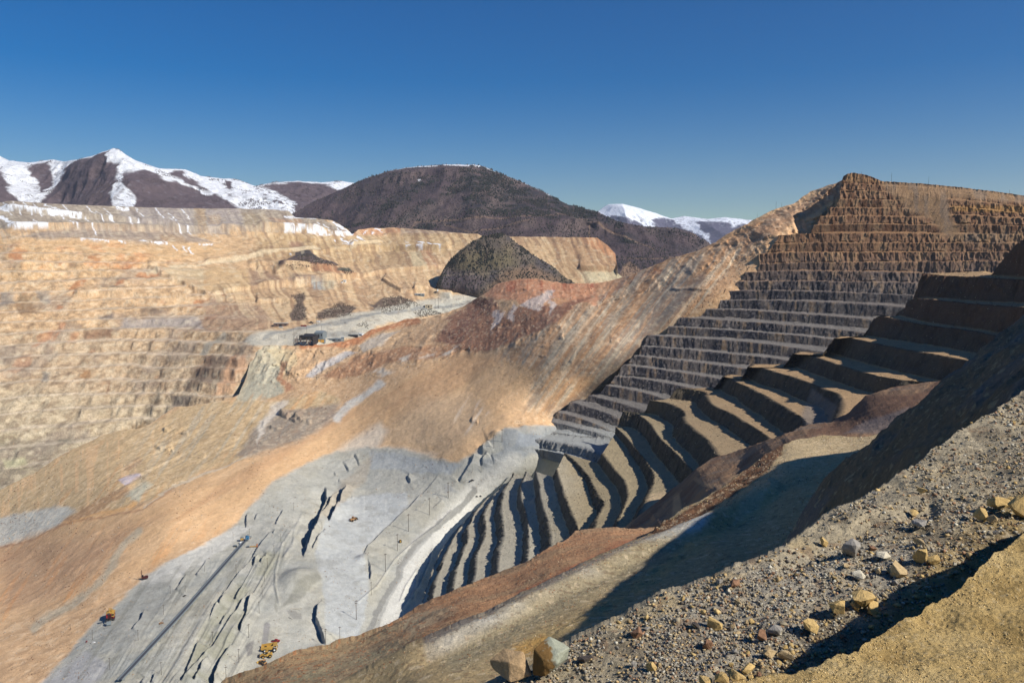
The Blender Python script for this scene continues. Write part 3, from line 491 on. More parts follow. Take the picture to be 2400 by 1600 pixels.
    d[..., 2] += 1.3 * (stroke(px, py, I_((1400, 790), (1330, 900), (1290, 1000), (1380, 1000), (1410, 800)), 2.5) + stroke(px, py, I_((1510, 650), (1490, 740), (1420, 900), (1300, 1060)), 2.2) + stroke(px, py, I_((1640, 380), (1560, 470), (1380, 600), (1250, 720), (1130, 900), (1000, 1010)), 2.0))
    d[..., 2] += 1.0 * stroke(px, py, H_((1950, 600), (1900, 800), (1895, 900), (1925, 1020)), 2.4) + 1.0 * stroke(px, py, H_((2080, 400), (2030, 500), (2020, 620), (1960, 700)), 3)
    return d
def paint_C(px, py, P):
    w1 = fbm(P, 70, 4, 141); w2 = fbm(P, 70, 4, 142); fx = px + 12 * w1 + 4.5 * fbm(P, 13, 4, 139, gain=.6); fy = py + 9 * w2 + 4 * fbm(P, 13, 4, 138, gain=.6)
    p = Paint(fx, fy, (208, 168, 122)); n2 = fbm(P, 40, 4, 143); n3 = fbm(P, 140, 4, 144)
    ca, sa = math.cos(.55), math.sin(.55)
    sx = px * ca - py * sa; sy = px * sa + py * ca; flow = fbm(np.stack([sx * .06, sy, 0 * px], -1), 26, 3, 145)     # streaks along the slide's path
    ca, sa = math.cos(.98), math.sin(.98); s2 = fbm(np.stack([(px * ca - py * sa) * .07, px * sa + py * ca, 0 * px], -1), 8, 5, 146)
    dn = fbm(np.stack([px, py * .12, 0 * px], -1), 9, 4, 147)
    # upper slope beneath the right-hand ridge
    p.poly((176, 140, 106), C_((600, 820), (1150, 640), (1970, 220), (1960, 300), (1400, 660), (1260, 900), (900, 1180), (500, 1500), (-300, 1500), (-100, 1100), (300, 1050)), 14, .75)
    p.all((150, 140, 126), polymask(fx, fy, C_((830, 830), (960, 780), (900, 1000), (620, 1300), (300, 1567), (40, 1567), (500, 1200)), 12) * .75)
    p.all((178, 166, 140), polymask(fx, fy, C_((330, 900), (900, 800), (700, 1100), (200, 1500), (-100, 1500), (100, 1150)), 14) * smooth(-.1, .4, s2) * .8)
    p.poly((156, 124, 98), C_((1120, 690), (1300, 560), (1500, 440), (1640, 400), (1960, 230), (1950, 330), (1700, 480), (1350, 680), (1170, 715)), 6, .8)
    p.poly((196, 146, 98), C_((560, 830), (800, 755), (1150, 600), (1400, 480), (1500, 450), (1350, 560), (1130, 690), (850, 800), (600, 850)), 6, .7)
    p.line((170, 90, 44), C_((300, 1040), (500, 900), (620, 850), (720, 840)), 6, .7); p.poly((92, 62, 50), C_((490, 870), (540, 870), (530, 930), (500, 920)), 3, .9); p.poly((112, 62, 40), C_((610, 820), (700, 815), (690, 850), (600, 860)), 4, .8)
    p.all((214, 160, 108), polymask(fx, fy, C_((1150, 640), (1800, 400), (1700, 560), (1500, 700), (1200, 1080), (1000, 1100), (1100, 800)), 12) * .25)
    p.line((158, 128, 104), C_((0, 925), (200, 960), (480, 900)), 12, .5); p.poly((214, 150, 100), C_((-160, 900), (0, 925), (480, 890), (400, 960), (60, 1110), (-200, 1100)), 8, .7)
    us = polymask(fx, fy, C_((560, 840), (1150, 660), (1400, 690), (1180, 900), (900, 1180), (500, 1500), (200, 1800), (-200, 1800), (-400, 1400), (-150, 1150), (250, 1020)), 16)
    ac = px * .80 + py * .60; al = -px * .60 + py * .80
    u1 = fbm(np.stack([ac, al * .05, 0 * px], -1), 11, 5, 155, gain=.62); u2 = fbm(np.stack([ac, al * .08, 0 * px + 9], -1), 5, 4, 156, gain=.62)
    p.all((224, 204, 168), us * smooth(.02, .3, u1) * .6); p.all((176, 122, 72), us * smooth(.02, .3, -u1) * .5); p.all((150, 140, 124), us * smooth(.12, .3, u2) * .55); p.all((232, 176, 120), us * smooth(.12, .3, -u2) * .4)
    p.all((120, 112, 104), stroke(px + 14 * u1, py, [(1640, 655), (1560, 740), (1480, 830), (1390, 910), (1310, 975)], 15, 9) * .65)
    # rusty headland of the scarp with its white tongues and red scree
    p.poly((208, 144, 102), B_((1560, 1000), (1650, 930), (1850, 885), (2060, 905), (2352, 915), (2352, 1080), (2060, 1010), (1900, 1080), (1700, 1040)), 5, .9)
    p.poly((136, 92, 72), B_((1000, 1330), (1500, 1040), (1640, 1020), (1700, 1130), (1780, 1080), (2040, 1080), (2352, 980), (1900, 1280), (1500, 1420), (1290, 1330)), 7, .85)
    p.poly((120, 84, 70), B_((1300, 1320), (1520, 1060), (1560, 1080), (1400, 1350)), 8, .7)
    for q in (B_((1640, 1110), (1700, 1120), (1700, 1180), (1640, 1250), (1630, 1190)), B_((1760, 1070), (1800, 1080), (1790, 1140), (1760, 1190), (1740, 1120)), B_((1800, 1070), (2040, 960), (2050, 1000), (1930, 1115), (1860, 1080)), B_((2030, 1020), (2060, 1070), (2030, 1130), (2010, 1080))):
        p.poly((216, 196, 180), q, 4, .9)
    p.poly((78, 50, 42), B_((1480, 1060), (1520, 1020), (1580, 1015), (1610, 1060), (1520, 1085)), 3, .9)
    p.all((176, 92, 58), polymask(px, py, B_((1640, 930), (1850, 885), (2060, 905), (2352, 915), (2352, 960), (1640, 990)), 4) * smooth(0, .3, dn) * .7)
    # scarp under the plateau edge
    p.poly((196, 160, 118), B_((0, 1340), (800, 1240), (1130, 1165), (1350, 1180), (1200, 1350), (900, 1450), (700, 1567), (0, 1567)), 8, .8)
    p.all((186, 112, 62), stroke(fx, fy, B_((300, 1350), (600, 1330), (740, 1280), (820, 1240), (1000, 1185), (1120, 1180)), 7) * .8)
    p.poly((196, 188, 172), B_((700, 1330), (900, 1260), (980, 1250), (900, 1330), (760, 1390)), 6, .7); p.poly((186, 186, 184), B_((360, 1567), (440, 1470), (620, 1380), (700, 1390), (520, 1490), (400, 1567)), 5, .8)
    p.poly((168, 120, 84), B_((450, 1567), (700, 1410), (1000, 1360), (1450, 1330), (1400, 1420), (900, 1480), (700, 1567)), 8, .8)
    p.all((206, 196, 178), stroke(fx, fy, B_((850, 1540), (1000, 1470), (1200, 1400), (1450, 1370)), 8) * smooth(-.15, .2, n2) * .9)
    # pale grey fan
    p.poly((194, 184, 152), [(592, 800), (660, 805), (668, 850), (655, 890), (660, 920), (600, 945), (540, 960), (570, 900)], 7, .95); p.poly((176, 172, 150), [(620, 850), (650, 860), (655, 920), (560, 960), (575, 910)], 8, .7)
    p.poly((204, 184, 140), D_((1850, 30), (2030, 60), (2040, 160), (1960, 260), (1900, 130)), 5, .7); p.poly((176, 120, 84), D_((1930, 130), (1980, 130), (1970, 260), (2030, 330), (1960, 350), (1920, 250)), 5, .8)
    # rock slope on the left of the slide
    p.poly((204, 174, 126), D_((0, 1020), (480, 750), (720, 640), (1000, 590), (1250, 440), (1500, 400), (1900, 420), (2200, 330), (2352, 400), (2100, 700), (1750, 780), (1400, 900), (1050, 1100), (500, 1200), (0, 1400), (-300, 1500), (-300, 1200)), 8, .9)
    rk = polymask(fx, fy, D_((-300, 1200), (0, 1030), (480, 760), (1000, 600), (1500, 400), (2200, 330), (2352, 400), (2100, 700), (1400, 900), (1050, 1100), (500, 1200), (0, 1400)), 8)
    lowm = smooth(-.15, .25, fbm(P, 160, 3, 148)); p.all((222, 162, 98), rk * smooth(.0, .4, s2) * .5 * lowm); p.all((180, 178, 160), rk * smooth(.0, .4, -s2) * .4 * smooth(250, 420, px) * (1.1 - lowm)); p.all((150, 128, 92), rk * .6 * smooth(.1, .45, fbm(np.stack([px * .84 + py * .54, (-px * .54 + py * .84) * .1, 0 * px], -1), 4, 4, 149)) * .4); p.all((236, 188, 132), rk * smooth(.1, .4, dn) * .5 * smooth(500, 200, px))
    p.poly((138, 128, 118), D_((1900, 500), (2060, 470), (2352, 430), (2300, 560), (2100, 740), (1900, 800), (1640, 790), (1750, 620)), 12, .75)
    p.poly((222, 210, 190), D_((1800, 560), (1880, 440), (1990, 400), (1940, 480), (1840, 600), (1780, 700)), 8, .8); p.poly((196, 186, 196), D_((820, 960), (940, 900), (980, 920), (860, 990)), 7, .8); p.poly((176, 138, 104), D_((860, 860), (960, 810), (980, 830), (880, 900)), 6, .6)
    p.poly((196, 196, 184), D_((-300, 1330), (0, 1210), (400, 1130), (520, 1150), (380, 1290), (150, 1400), (-300, 1480)), 10, .85); p.poly((196, 194, 168), D_((860, 1060), (1000, 960), (1060, 980), (950, 1110)), 9, .8)
    p.poly((174, 132, 92), D_((440, 1220), (560, 1130), (860, 1000), (900, 1050), (700, 1170), (400, 1290)), 9, .7); p.poly((226, 170, 100), D_((420, 1250), (860, 1130), (950, 1100), (920, 1160), (500, 1260)), 5, .8)
    # the slide itself
    body = polymask(fx, fy, D_((-300, 1510), (0, 1415), (480, 1240), (1050, 1120), (1400, 900), (1750, 790), (2100, 690), (2352, 500), (2700, 300), (3200, 60), (3700, 200), (3400, 900), (2900, 860), (2300, 870), (1850, 1020), (1600, 1280), (1240, 1410), (1000, 1567), (-300, 2100)), 10)
    p.all((212, 170, 120), body * .85); p.all((224, 182, 132), body * smooth(.08, .4, flow) * .6); p.all((194, 146, 102), body * smooth(.05, .4, -flow) * .4)
    p.all((232, 162, 88), body * smooth(.15, .4, s2) * smooth(1150, 1400, py) * .7); p.all((176, 136, 104), body * polymask(fx, fy, H_((0, 620), (700, 540), (900, 480), (750, 760), (400, 1000), (0, 1100)), 30) * .5)
    p.all((182, 172, 146), stroke(fx, fy, H_((960, 520), (850, 620), (780, 740), (650, 900), (500, 1020), (300, 1130), (230, 1200)), 9) * .75); p.line((206, 206, 196), E_((560, 240), (700, 100), (850, -10)), 9, .8)
    p.line((214, 198, 168), D_((1000, 1150), (1200, 1000), (1500, 880), (1750, 770)), 2.5, .7); p.line((160, 110, 76), D_((0, 1425), (200, 1370), (500, 1240), (1000, 1160), (1200, 1010)), 2.5, .5)
    p.all((208, 176, 136), polymask(fx, fy, E_((850, 380), (980, 240), (1150, 90), (1450, 60), (1620, 200), (1560, 330), (1300, 480), (1000, 430)), 22) * .65); p.all((222, 206, 184), polymask(fx, fy, E_((1380, 200), (1500, 80), (1620, 200), (1500, 300), (1400, 330)), 14) * smooth(-.1, .3, s2) * .8)
    p.all((216, 200, 176), polymask(fx, fy, E_((300, 700), (600, 430), (850, 270), (900, 330), (850, 430), (1250, 480), (1200, 500), (800, 480), (400, 850), (0, 950), (0, 800)), 12) * .85); p.all((212, 164, 124), polymask(fx, fy, E_((30, 760), (350, 640), (430, 720), (300, 840), (60, 900)), 14) * smooth(-.05, .3, n2) * .7)
    gr = fbm(P * np.array([1, .6, 1.5]), 7, 4, 152, gain=.6) * (1 - .55 * body); p.all((150, 112, 78), smooth(.05, .4, gr) * .3); p.all((240, 212, 170), smooth(.05, .4, -gr) * .3)
    fs = fbm(np.stack([px * .5 + py * .86, (px * .86 - py * .5) * .1, 0 * px], -1), 4, 4, 153); p.all((164, 116, 78), body * smooth(.05, .4, fs) * .08); p.all((238, 204, 160), body * smooth(.1, .4, -fs) * .08)
    # grey floor
    fl = polymask(fx, fy, [(60, 1640), (250, 1436), (330, 1350), (420, 1302), (480, 1278), (560, 1225), (640, 1130), (760, 1068), (860, 1044), (960, 1058), (1080, 1086), (1140, 1040), (1190, 1000), (1330, 1000), (1440, 1040), (1440, 1700), (60, 1700)], 6)
    p.all((190, 188, 174), fl * .95); p.all((172, 172, 162), fl * smooth(-.1, .4, fbm(P, 50, 4, 151)) * .7); p.all((188, 180, 156), fl * smooth(0, .4, n2) * .4)
    p.poly((212, 208, 196), [(320, 1360), (420, 1302), (560, 1230), (600, 1230), (470, 1320), (400, 1360), (330, 1375)], 6, .8); p.poly((160, 160, 152), [(260, 1440), (330, 1370), (400, 1360), (400, 1400), (300, 1520), (200, 1540)], 14, .6); p.poly((176, 174, 176), [(60, 1620), (200, 1530), (260, 1560), (200, 1620)], 12, .6)
    p.poly((192, 194, 190), [(735, 1300), (770, 1200), (850, 1160), (950, 1150), (960, 1180), (890, 1240), (850, 1290), (870, 1380), (840, 1500), (765, 1480), (760, 1390), (745, 1330)], 7, .9); p.poly((180, 186, 188), [(870, 1056), (1090, 1090), (1060, 1110), (870, 1100)], 8, .6)
    p.poly((192, 176, 150), [(720, 1240), (800, 1130), (880, 1060), (860, 1120), (780, 1220)], 8, .6)
    p.all((150, 150, 142), polymask(fx, fy, [(670, 1380), (700, 1320), (745, 1300), (750, 1360), (690, 1400), (650, 1420)], 10) * .5); p.poly((136, 134, 120), H_((2000, 960), (2180, 820), (2210, 850), (2050, 1020), (1940, 1040)), 6, .6)
    p.all((158, 156, 132), polymask(fx, fy, H_((1240, 1567), (1420, 1170), (1720, 740), (1900, 500), (1950, 600), (1780, 1000), (1600, 1300), (1480, 1567)), 12) * smooth(-.3, .2, n2) * .75)
    p.all((140, 138, 124), fl * smooth(.15, .4, s2) * polymask(px, py, H_((900, 900), (1700, 600), (1900, 560), (1700, 1200), (1300, 1567), (300, 1567)), 20) * .55)
    p.all((150, 146, 144), stroke(px, py, H_((1840, 1170), (1820, 1320)), 7, 2) * .8); p.poly((128, 124, 122), H_((1680, 1300), (1740, 1270), (1730, 1350), (1690, 1370)), 4, .7); p.poly((120, 118, 116), I_((500, 1060), (610, 1080), (620, 1120), (560, 1130)), 4, .45)
    p.poly((142, 148, 152), [(1190, 1000), (1330, 1000), (1440, 1050), (1330, 1060), (1240, 1060), (1150, 1120), (1120, 1090), (1180, 1050)], 10, .7); gf = fbm(P, 14, 5, 154); p.all((150, 146, 134), fl * smooth(.05, .5, gf) * .35); p.all((210, 206, 192), fl * smooth(.1, .5, -gf) * .25)
    # ramp and the tracks on it
    p.line((226, 222, 210), [(1200, 1080), (1070, 1200), (985, 1290), (935, 1390), (905, 1480)], 22, .7); p.line((150, 148, 140), I_((1810, 240), (1560, 470), (1400, 620), (1300, 780), (1210, 930), (1130, 1080), (1060, 1250)), 6.5, .9, 1.5); p.line((170, 168, 160), I_((1500, 540), (1330, 760), (1250, 900), (1150, 1120), (1110, 1230)), 3.5, .7, 1.2)
    p.line((160, 158, 150), I_((1800, 240), (1900, 130), (1960, 60)), 5, .4); p.poly((168, 168, 164), E_((1300, 690), (1350, 700), (1400, 740), (1310, 750)), 2, .6)
    p.line((156, 154, 140), H_((1960, 600), (1890, 850), (1900, 950), (1910, 1080)), 3, .6); p.poly((150, 156, 160), E_((1830, 320), (2050, 330), (1950, 420), (1790, 440)), 5, .7)
    fl2 = fl * .2; return tone(p.c, 1.02, .90) * (1.03 - fl2)[..., None]
mat_slide = material('slide_rock_and_floor', attr=True, scales=((.03, .08), (.15, .14), (.8, .18)), bump=((.12, 1.4), (.7, .5)))
column_sheet('pit_floor_and_landslide', top, bot, C_DEPTH, paint_C, mat_slide, dx=1.75, dyp=1.75, disp=disp_C, backs=((8, 1), (30, 12), (90, 80)), jag=2.2, reg=8e-3)

# ------------------------------------------------------------------ benched walls
def row(pts, n, z=None, Y=None, z2=None):
    q = catmull(pts, n); t = np.linspace(0, 1, n)
    if z is not None: D = Yz(q[:, 0], q[:, 1], z + ((z2 if z2 is not None else z) - z) * t)
    else: D = Y(q[:, 0], q[:, 1]) if callable(Y) else Y[0] + (Y[1] - Y[0]) * t
    return unproj(q[:, 0], q[:, 1], D)
def bench_sheet(name, rows, paint, mat, face=.36, nf=9, ntr=6, rough=3.0, s=0, first=None, fx_=5.0, dz=1.0):
    out = []; tag = []; R = len(rows)
    for k in range(R - 1):
        a, b = rows[k], rows[k + 1]
        hgt = np.maximum(a[:, 2] - b[:, 2], 1.0); v = b[:, :2] - a[:, :2]; L = np.linalg.norm(v, axis=1, keepdims=True) + 1e-6
        tg = np.gradient(a[:, :2], axis=0); nrm = np.stack([tg[:, 1], -tg[:, 0]], -1); nrm /= np.linalg.norm(nrm, axis=1, keepdims=True) + 1e-9
        sgn = np.sign((nrm * v).sum(1, keepdims=True)); d = v / L; off = np.minimum(hgt[:, None] * face, L * .55)
        toe = a.copy(); toe[:, :2] += d * off; toe[:, 2] = b[:, 2] + .06 * (L[:, 0] - off[:, 0]).clip(0, 40)
        for i in range(nf):
            f = i / nf; g = a + (toe - a) * f; sx = np.sin(math.pi * f)
            out.append(g); tag.append((k, f, 0))
        for i in range(ntr):
            f = i / ntr; g = toe + (b - toe) * f; out.append(g); tag.append((k, f, 1))
    out.append(rows[-1]); tag.append((R - 1, 0, 0))
    P = np.array(out); T = np.array(tag)
    kk, ff, tr = T[:, 0][:, None], T[:, 1][:, None], T[:, 2][:, None]
    # crumbling faces: push along the horizontal across-slope direction
    v = np.zeros_like(P[..., :2]); 
    dd = np.array([r[:, :2] for r in rows]); ddv = np.diff(dd, axis=0); ddv /= np.linalg.norm(ddv, axis=2, keepdims=True) + 1e-6
    v = ddv[np.minimum(T[:, 0].astype(int), R - 2)]
    Q = P + np.array([0, 0, 1.0]) * 0
    kcol = (kk * 37.0); Qk = Q.copy(); Qk[..., 2] = Q[..., 2] * .35 + kcol
    flute = fbm(Qk * np.array([1, 1, .5]), 7, 4, s, ridge=True) * .7 + fbm(Qk * np.array([1, 1, 1.6]), 3.2, 3, s + 21) * .38 + fbm(Qk, 30, 4, s + 5) * 1.0
    amp = np.where(tr == 1, np.clip(1 - ff * 2.2, 0, 1) * .8, 1.0 - .1 * ff) * rough
    P[..., :2] += v * (flute * amp)[..., None]
    cone = np.clip(fbm(Qk * np.array([1, 1, 0]), 16, 3, s + 9) + .05, 0, 1)      # debris heaped against the foot
    low = np.where(tr == 1, np.exp(-ff * 3.2), np.clip((ff - .3) / .7, 0, 1) ** 1.5)
    P[..., :2] += v * (cone * low * fx_)[..., None] * (tr == 0)[..., None]; P[..., 2] += cone * low * 5 * (tr == 1) * dz
    P[..., 2] += (tr == 0) * (ff < .05) * (.9 * fbm(Q, 5, 3, s + 12) + .3) + .35 * fbm(Q, 7, 3, s + 14)
    P[..., :2] += v * (.5 * fbm(Q, 2.4, 2, s + 31))[..., None] * (tr == 0)[..., None]
    px, py = proj(P); C = paint(px, py, P, kk + 0 * px, ff + 0 * px, tr + 0 * px)
    return grid_mesh(name, P, C, mat, flat=True)

N1 = 620
W1 = {-10: [(1978, 412), (1997, 406), (2031, 411), (2069, 425), (2100, 427), (2175, 431), (2234, 437), (2310, 445), (2400, 457), (2480, 468)],
      -9: [(1972, 430), (2004, 430), (2060, 434), (2175, 440), (2300, 452), (2400, 466), (2480, 474)], -8: [(1968, 447), (2004, 447), (2100, 450), (2240, 452), (2400, 474), (2480, 482)],
      -7: [(1968, 467), (2004, 467), (2080, 469), (2220, 466), (2400, 483), (2480, 488)], -6: [(1945, 487), (2004, 487), (2120, 488), (2230, 484), (2400, 500), (2480, 503)],
      -5: [(1925, 507), (2004, 506), (2140, 508), (2240, 504), (2400, 512), (2480, 514)], -4: [(1908, 527), (2004, 525), (2180, 527), (2280, 526), (2400, 530), (2480, 532)],
      -3: [(1825, 552), (1880, 548), (2004, 547), (2200, 548), (2400, 550), (2480, 551)], -2: [(1810, 573), (1900, 569), (2004, 569), (2200, 569), (2400, 569), (2480, 569)],
      -1: [(1776, 595), (1850, 592), (2004, 592), (2200, 591), (2400, 590), (2480, 590)], 0: [(1781, 619), (1900, 615), (2004, 615), (2200, 613), (2400, 612), (2480, 612)],
      1: [(1746, 639), (1800, 636), (2004, 636), (2200, 640), (2400, 640), (2480, 640)], 2: [(1727, 660), (1800, 659), (2004, 660), (2200, 664), (2400, 672), (2480, 674)],
      3: [(1701, 682), (1800, 681), (2004, 686), (2150, 692), (2400, 704), (2480, 708)], 4: [(1672, 704), (1800, 704), (1997, 711), (2120, 720), (2300, 738), (2400, 748)],
      5: [(1650, 724), (1750, 727), (1878, 736), (2010, 746), (2120, 760), (2300, 782)], 6: [(1592, 744), (1700, 751), (1800, 758), (1960, 772), (2060, 785), (2200, 808)],
      7: [(1569, 765), (1680, 772), (1800, 780), (1963, 796), (2060, 810), (2160, 830)], 8: [(1518, 786), (1600, 791), (1720, 799), (1861, 815), (1960, 832), (2060, 852)],
      9: [(1502, 811), (1600, 818), (1720, 830), (1827, 842), (1900, 855), (1980, 876)], 10: [(1482, 833), (1580, 843), (1680, 855), (1759, 866), (1840, 880), (1900, 900)],
      11: [(1460, 855), (1560, 868), (1640, 880), (1714, 893), (1780, 906), (1830, 925)], 12: [(1440, 881), (1520, 890), (1601, 906), (1660, 920), (1720, 940), (1760, 960)],
      13: [(1418, 903), (1480, 913), (1540, 930), (1600, 955), (1650, 975), (1680, 1000)], 14: [(1380, 927), (1420, 937), (1480, 954), (1520, 970), (1560, 995), (1580, 1015)],
      15: [(1336, 942), (1380, 955), (1440, 976), (1480, 995), (1510, 1015), (1530, 1035)], 16: [(1305, 964), (1350, 978), (1410, 1000), (1440, 1014), (1465, 1030), (1480, 1050)],
      17: [(1261, 981), (1300, 990), (1350, 1002), (1400, 1014), (1430, 1026), (1450, 1045)], 18: [(1200, 1003), (1260, 1008), (1320, 1016), (1380, 1030), (1410, 1045), (1430, 1062)]}
rows = [row(W1[k], N1, Y=Yw(k)) for k in range(-10, 19)] + [row([(1180, 1024), (1260, 1030), (1330, 1042), (1385, 1056), (1425, 1080)], N1, z=-299), row([(1170, 1046), (1250, 1052), (1310, 1062), (1360, 1078), (1400, 1104)], N1, z=-312), row([(1160, 1062), (1250, 1068), (1310, 1084), (1350, 1104), (1380, 1130)], N1, z=-330)]
# the flank of the spur: carry every row a little way round behind its left tip
def wrapleft(r, m=26, dist=60):
    a = r[0]; out = []
    for i in range(m, 0, -1):
        f = i / m; out.append(a + np.array([30 * f + dist * .9 * f * f, dist * 1.5 * f, 0]))
    return np.concatenate([np.array(out), r])
rows = [wrapleft(r) for r in rows]
def paint_W1(px, py, P, k, f, tr):
    p = Paint(px, py, (150, 114, 84)); n = fbm(P, 50, 4, 161); z = P[..., 2] + 14 * n
    low = smooth(30, -70, z); p.all((112, 110, 108), low * .85)
    rock = 1 - tr; hi = smooth(-30, 50, z)
    vert = fbm(P * np.array([1, 1, .15]), 7, 4, 163)
    p.all((84, 76, 74), rock * (.45 + .5 * low) * smooth(-.3, .2, vert) * .85); p.all((44, 47, 58), rock * low * smooth(-.2, .2, fbm(P * np.array([1, 1, .4]), 18, 3, 164)) * .7)
    p.all((150, 124, 96), rock * smooth(.1, .5, -vert) * .7); p.all((116, 78, 52), rock * hi * smooth(0, .4, vert) * .6); p.all((168, 158, 150), rock * low * smooth(.3, .5, vnoise(P / 3.0, 3)) * .3)
    p.all((150, 116, 84), tr * smooth(-60, 20, z) * .8); p.all((122, 117, 112), tr * smooth(-60, -120, z) * .8)
    p.all((158, 160, 156), smooth(-270, -300, P[..., 2]) * (.9 - .35 * rock))
    scree = polymask(px + 10 * n, py + 6 * n, M_((1000, 170), (1500, 200), (2400, 290), (2500, 380), (1640, 330), (1680, 480), (1750, 640), (2400, 640), (2400, 740), (1660, 720), (1500, 520), (1300, 470), (1200, 340), (1080, 260)), 8)
    p.all((150, 122, 92), scree * .8); p.all((176, 134, 76), polymask(px, py, M_((1680, 400), (2400, 400), (2400, 470), (1700, 450)), 4) * .5); p.all((120, 112, 104), scree * smooth(0, .4, fbm(np.stack([px, py * .2, 0 * px], -1), 12, 3, 165)) * .4)
    p.poly((168, 130, 92), M_((760, 100), (1060, 180), (1400, 195), (680, 180)), 3, .6)
    return p.c
mat_bench = material('bench_rock', attr=True, scales=((.06, .15), (.4, .22)), bump=((.18, 1.8), (.9, .5)))
# debris buries the benches in places
def bury(rows):
    R = np.array(rows); px, py = proj(R); n = fbm(R, 60, 3, 171)
    m = polymask(px + 14 * n, py + 5 * n, M_((1050, 190), (2500, 230), (2500, 380), (1640, 330), (1660, 480), (1750, 640), (1640, 720), (1500, 520), (1300, 470), (1200, 340), (1080, 260)), 10)
    return R, m
def W1face():
    bench_sheet('mine_wall', rows, paint_W1, mat_bench, face=.40, nf=8, ntr=5, rough=3.8, s=170)
R_, m_ = bury(rows)
W1face()
# smooth the buried part of the stepped wall to a scree slope
o = bpy.data.objects['mine_wall']; Pw, qw = SHEETS['mine_wall']
pxw, pyw = proj(Pw); nn = fbm(Pw, 60, 3, 171)
mw = polymask(pxw + 14 * nn, pyw + 5 * nn, M_((1050, 200), (2600, 240), (2600, 400), (1660, 335), (1680, 480), (1760, 640), (1640, 720), (1500, 540), (1330, 480), (1230, 360), (1100, 280)), 12)
ker = 13; S = np.cumsum(np.concatenate([np.repeat(Pw[:1], ker // 2 + 1, 0), Pw, np.repeat(Pw[-1:], ker // 2, 0)]), axis=0); Ps = (S[ker:] - S[:-ker]) / ker
wl = np.clip(1 - np.arange(Pw.shape[1]) / 27.0, 0, 1)[None]; Pw[..., 0] += 14 * fbm(Pw * np.array([1, 1, .4]), 26, 4, 177, ridge=True) * np.minimum(wl * 3, 1)
Pw += (Ps - Pw) * (mw * .93)[..., None]; o.data.vertices.foreach_set('co', Pw.reshape(-1).astype(np.float32)); o.data.update()

# near terraces winding round the corner of the pit
N2 = 760
near = [('Y', (1015, 830), [(2310, 652), (2345, 640), (2364, 606), (2385, 578), (2430, 545), (2520, 490)]),
        ('Y', (1050, 830), L_((1560, 138), (1640, 150), (1960, 165), (2350, 188), (2650, 200))),
        ('Y', (1040, 770), L_((1440, 352), (1500, 338), (1600, 340), (1900, 370), (2350, 405), (2650, 425))),
        ('Y', (1060, 765), L_((1180, 492), (1230, 478), (1350, 500), (1600, 545), (1900, 580), (2130, 625), (2500, 700))),
        ('z', -103, L_((860, 650), (900, 634), (1000, 650), (1250, 700), (1500, 750), (1870, 815), (2150, 880))),
        ('z', -130, L_((540, 770), (590, 752), (700, 790), (900, 860), (1220, 950), (1480, 985), (1680, 1000))),
        ('z', -152, L_((180, 875), (220, 850), (330, 895), (560, 960), (760, 1040), (880, 1088), (905, 1180), (850, 1290), (800, 1370))),
        ('z', -174, L_((-10, 950), (30, 930), (60, 975), (200, 1040), (400, 1150), (620, 1290), (700, 1370))),
        ('z', -197, G_((1140, 470), (1260, 480), (1330, 500), (1360, 570), (1500, 640), (1700, 760), (1800, 830), (1880, 900))),
        ('z', -216, G_((960, 555), (1080, 575), (1180, 625), (1190, 690), (1300, 790), (1370, 860), (1420, 940), (1450, 990))),
        ('z', -240, G_((770, 625), (860, 645), (940, 705), (1000, 790), (1110, 900), (1200, 985), (1270, 1060), (1300, 1110))),
        ('z', -264, G_((715, 735), (775, 795), (850, 885), (940, 990), (980, 1075), (960, 1160), (930, 1230), (890, 1310), (860, 1370))),
        ('z', -286, G_((620, 925), (700, 1030), (780, 1130), (795, 1200), (765, 1290), (735, 1370), (715, 1470))),
        ('z', -303, G_((360, 915), (440, 980), (510, 1060), (570, 1170), (630, 1265), (590, 1350), (575, 1430), (560, 1530))),
        ('z', -324, G_((310, 1030), (335, 1130), (370, 1240), (410, 1340), (450, 1430), (425, 1530), (400, 1590))),
        ('z', -340, G_((160, 1040), (185, 1140), (200, 1240), (235, 1350), (265, 1460), (270, 1560), (250, 1640))),
        ('z', -358, J_((690, 110), (655, 190), (650, 290), (690, 400), (700, 520), (705, 640), (690, 740), (670, 840))),
        ('z', -373, J_((600, 120), (540, 230), (515, 330), (520, 450), (530, 560), (500, 650), (490, 760), (480, 880))),
        ('z', -387, J_((520, 200), (450, 300), (400, 410), (410, 500), (400, 560), (350, 660), (340, 790), (310, 920))),
        ('z', -402, J_((420, 290), (330, 400), (290, 500), (290, 560), (260, 640), (215, 760), (190, 880), (170, 1000))),
        ('z', -417, J_((330, 380), (250, 470), (190, 560), (150, 640), (110, 740), (75, 830), (50, 930), (20, 1060))),
        ('z', -430, J_((230, 480), (150, 580), (90, 680), (50, 780), (20, 870), (-10, 950), (-30, 1020), (-60, 1110)))]
rows = []
for kind, v, pts in near:
    rows.append(row(pts, N2, z=v + (26 if v < -310 else 10 if v < -280 else 0), z2=v) if kind == 'z' else row(pts, N2, Y=v))
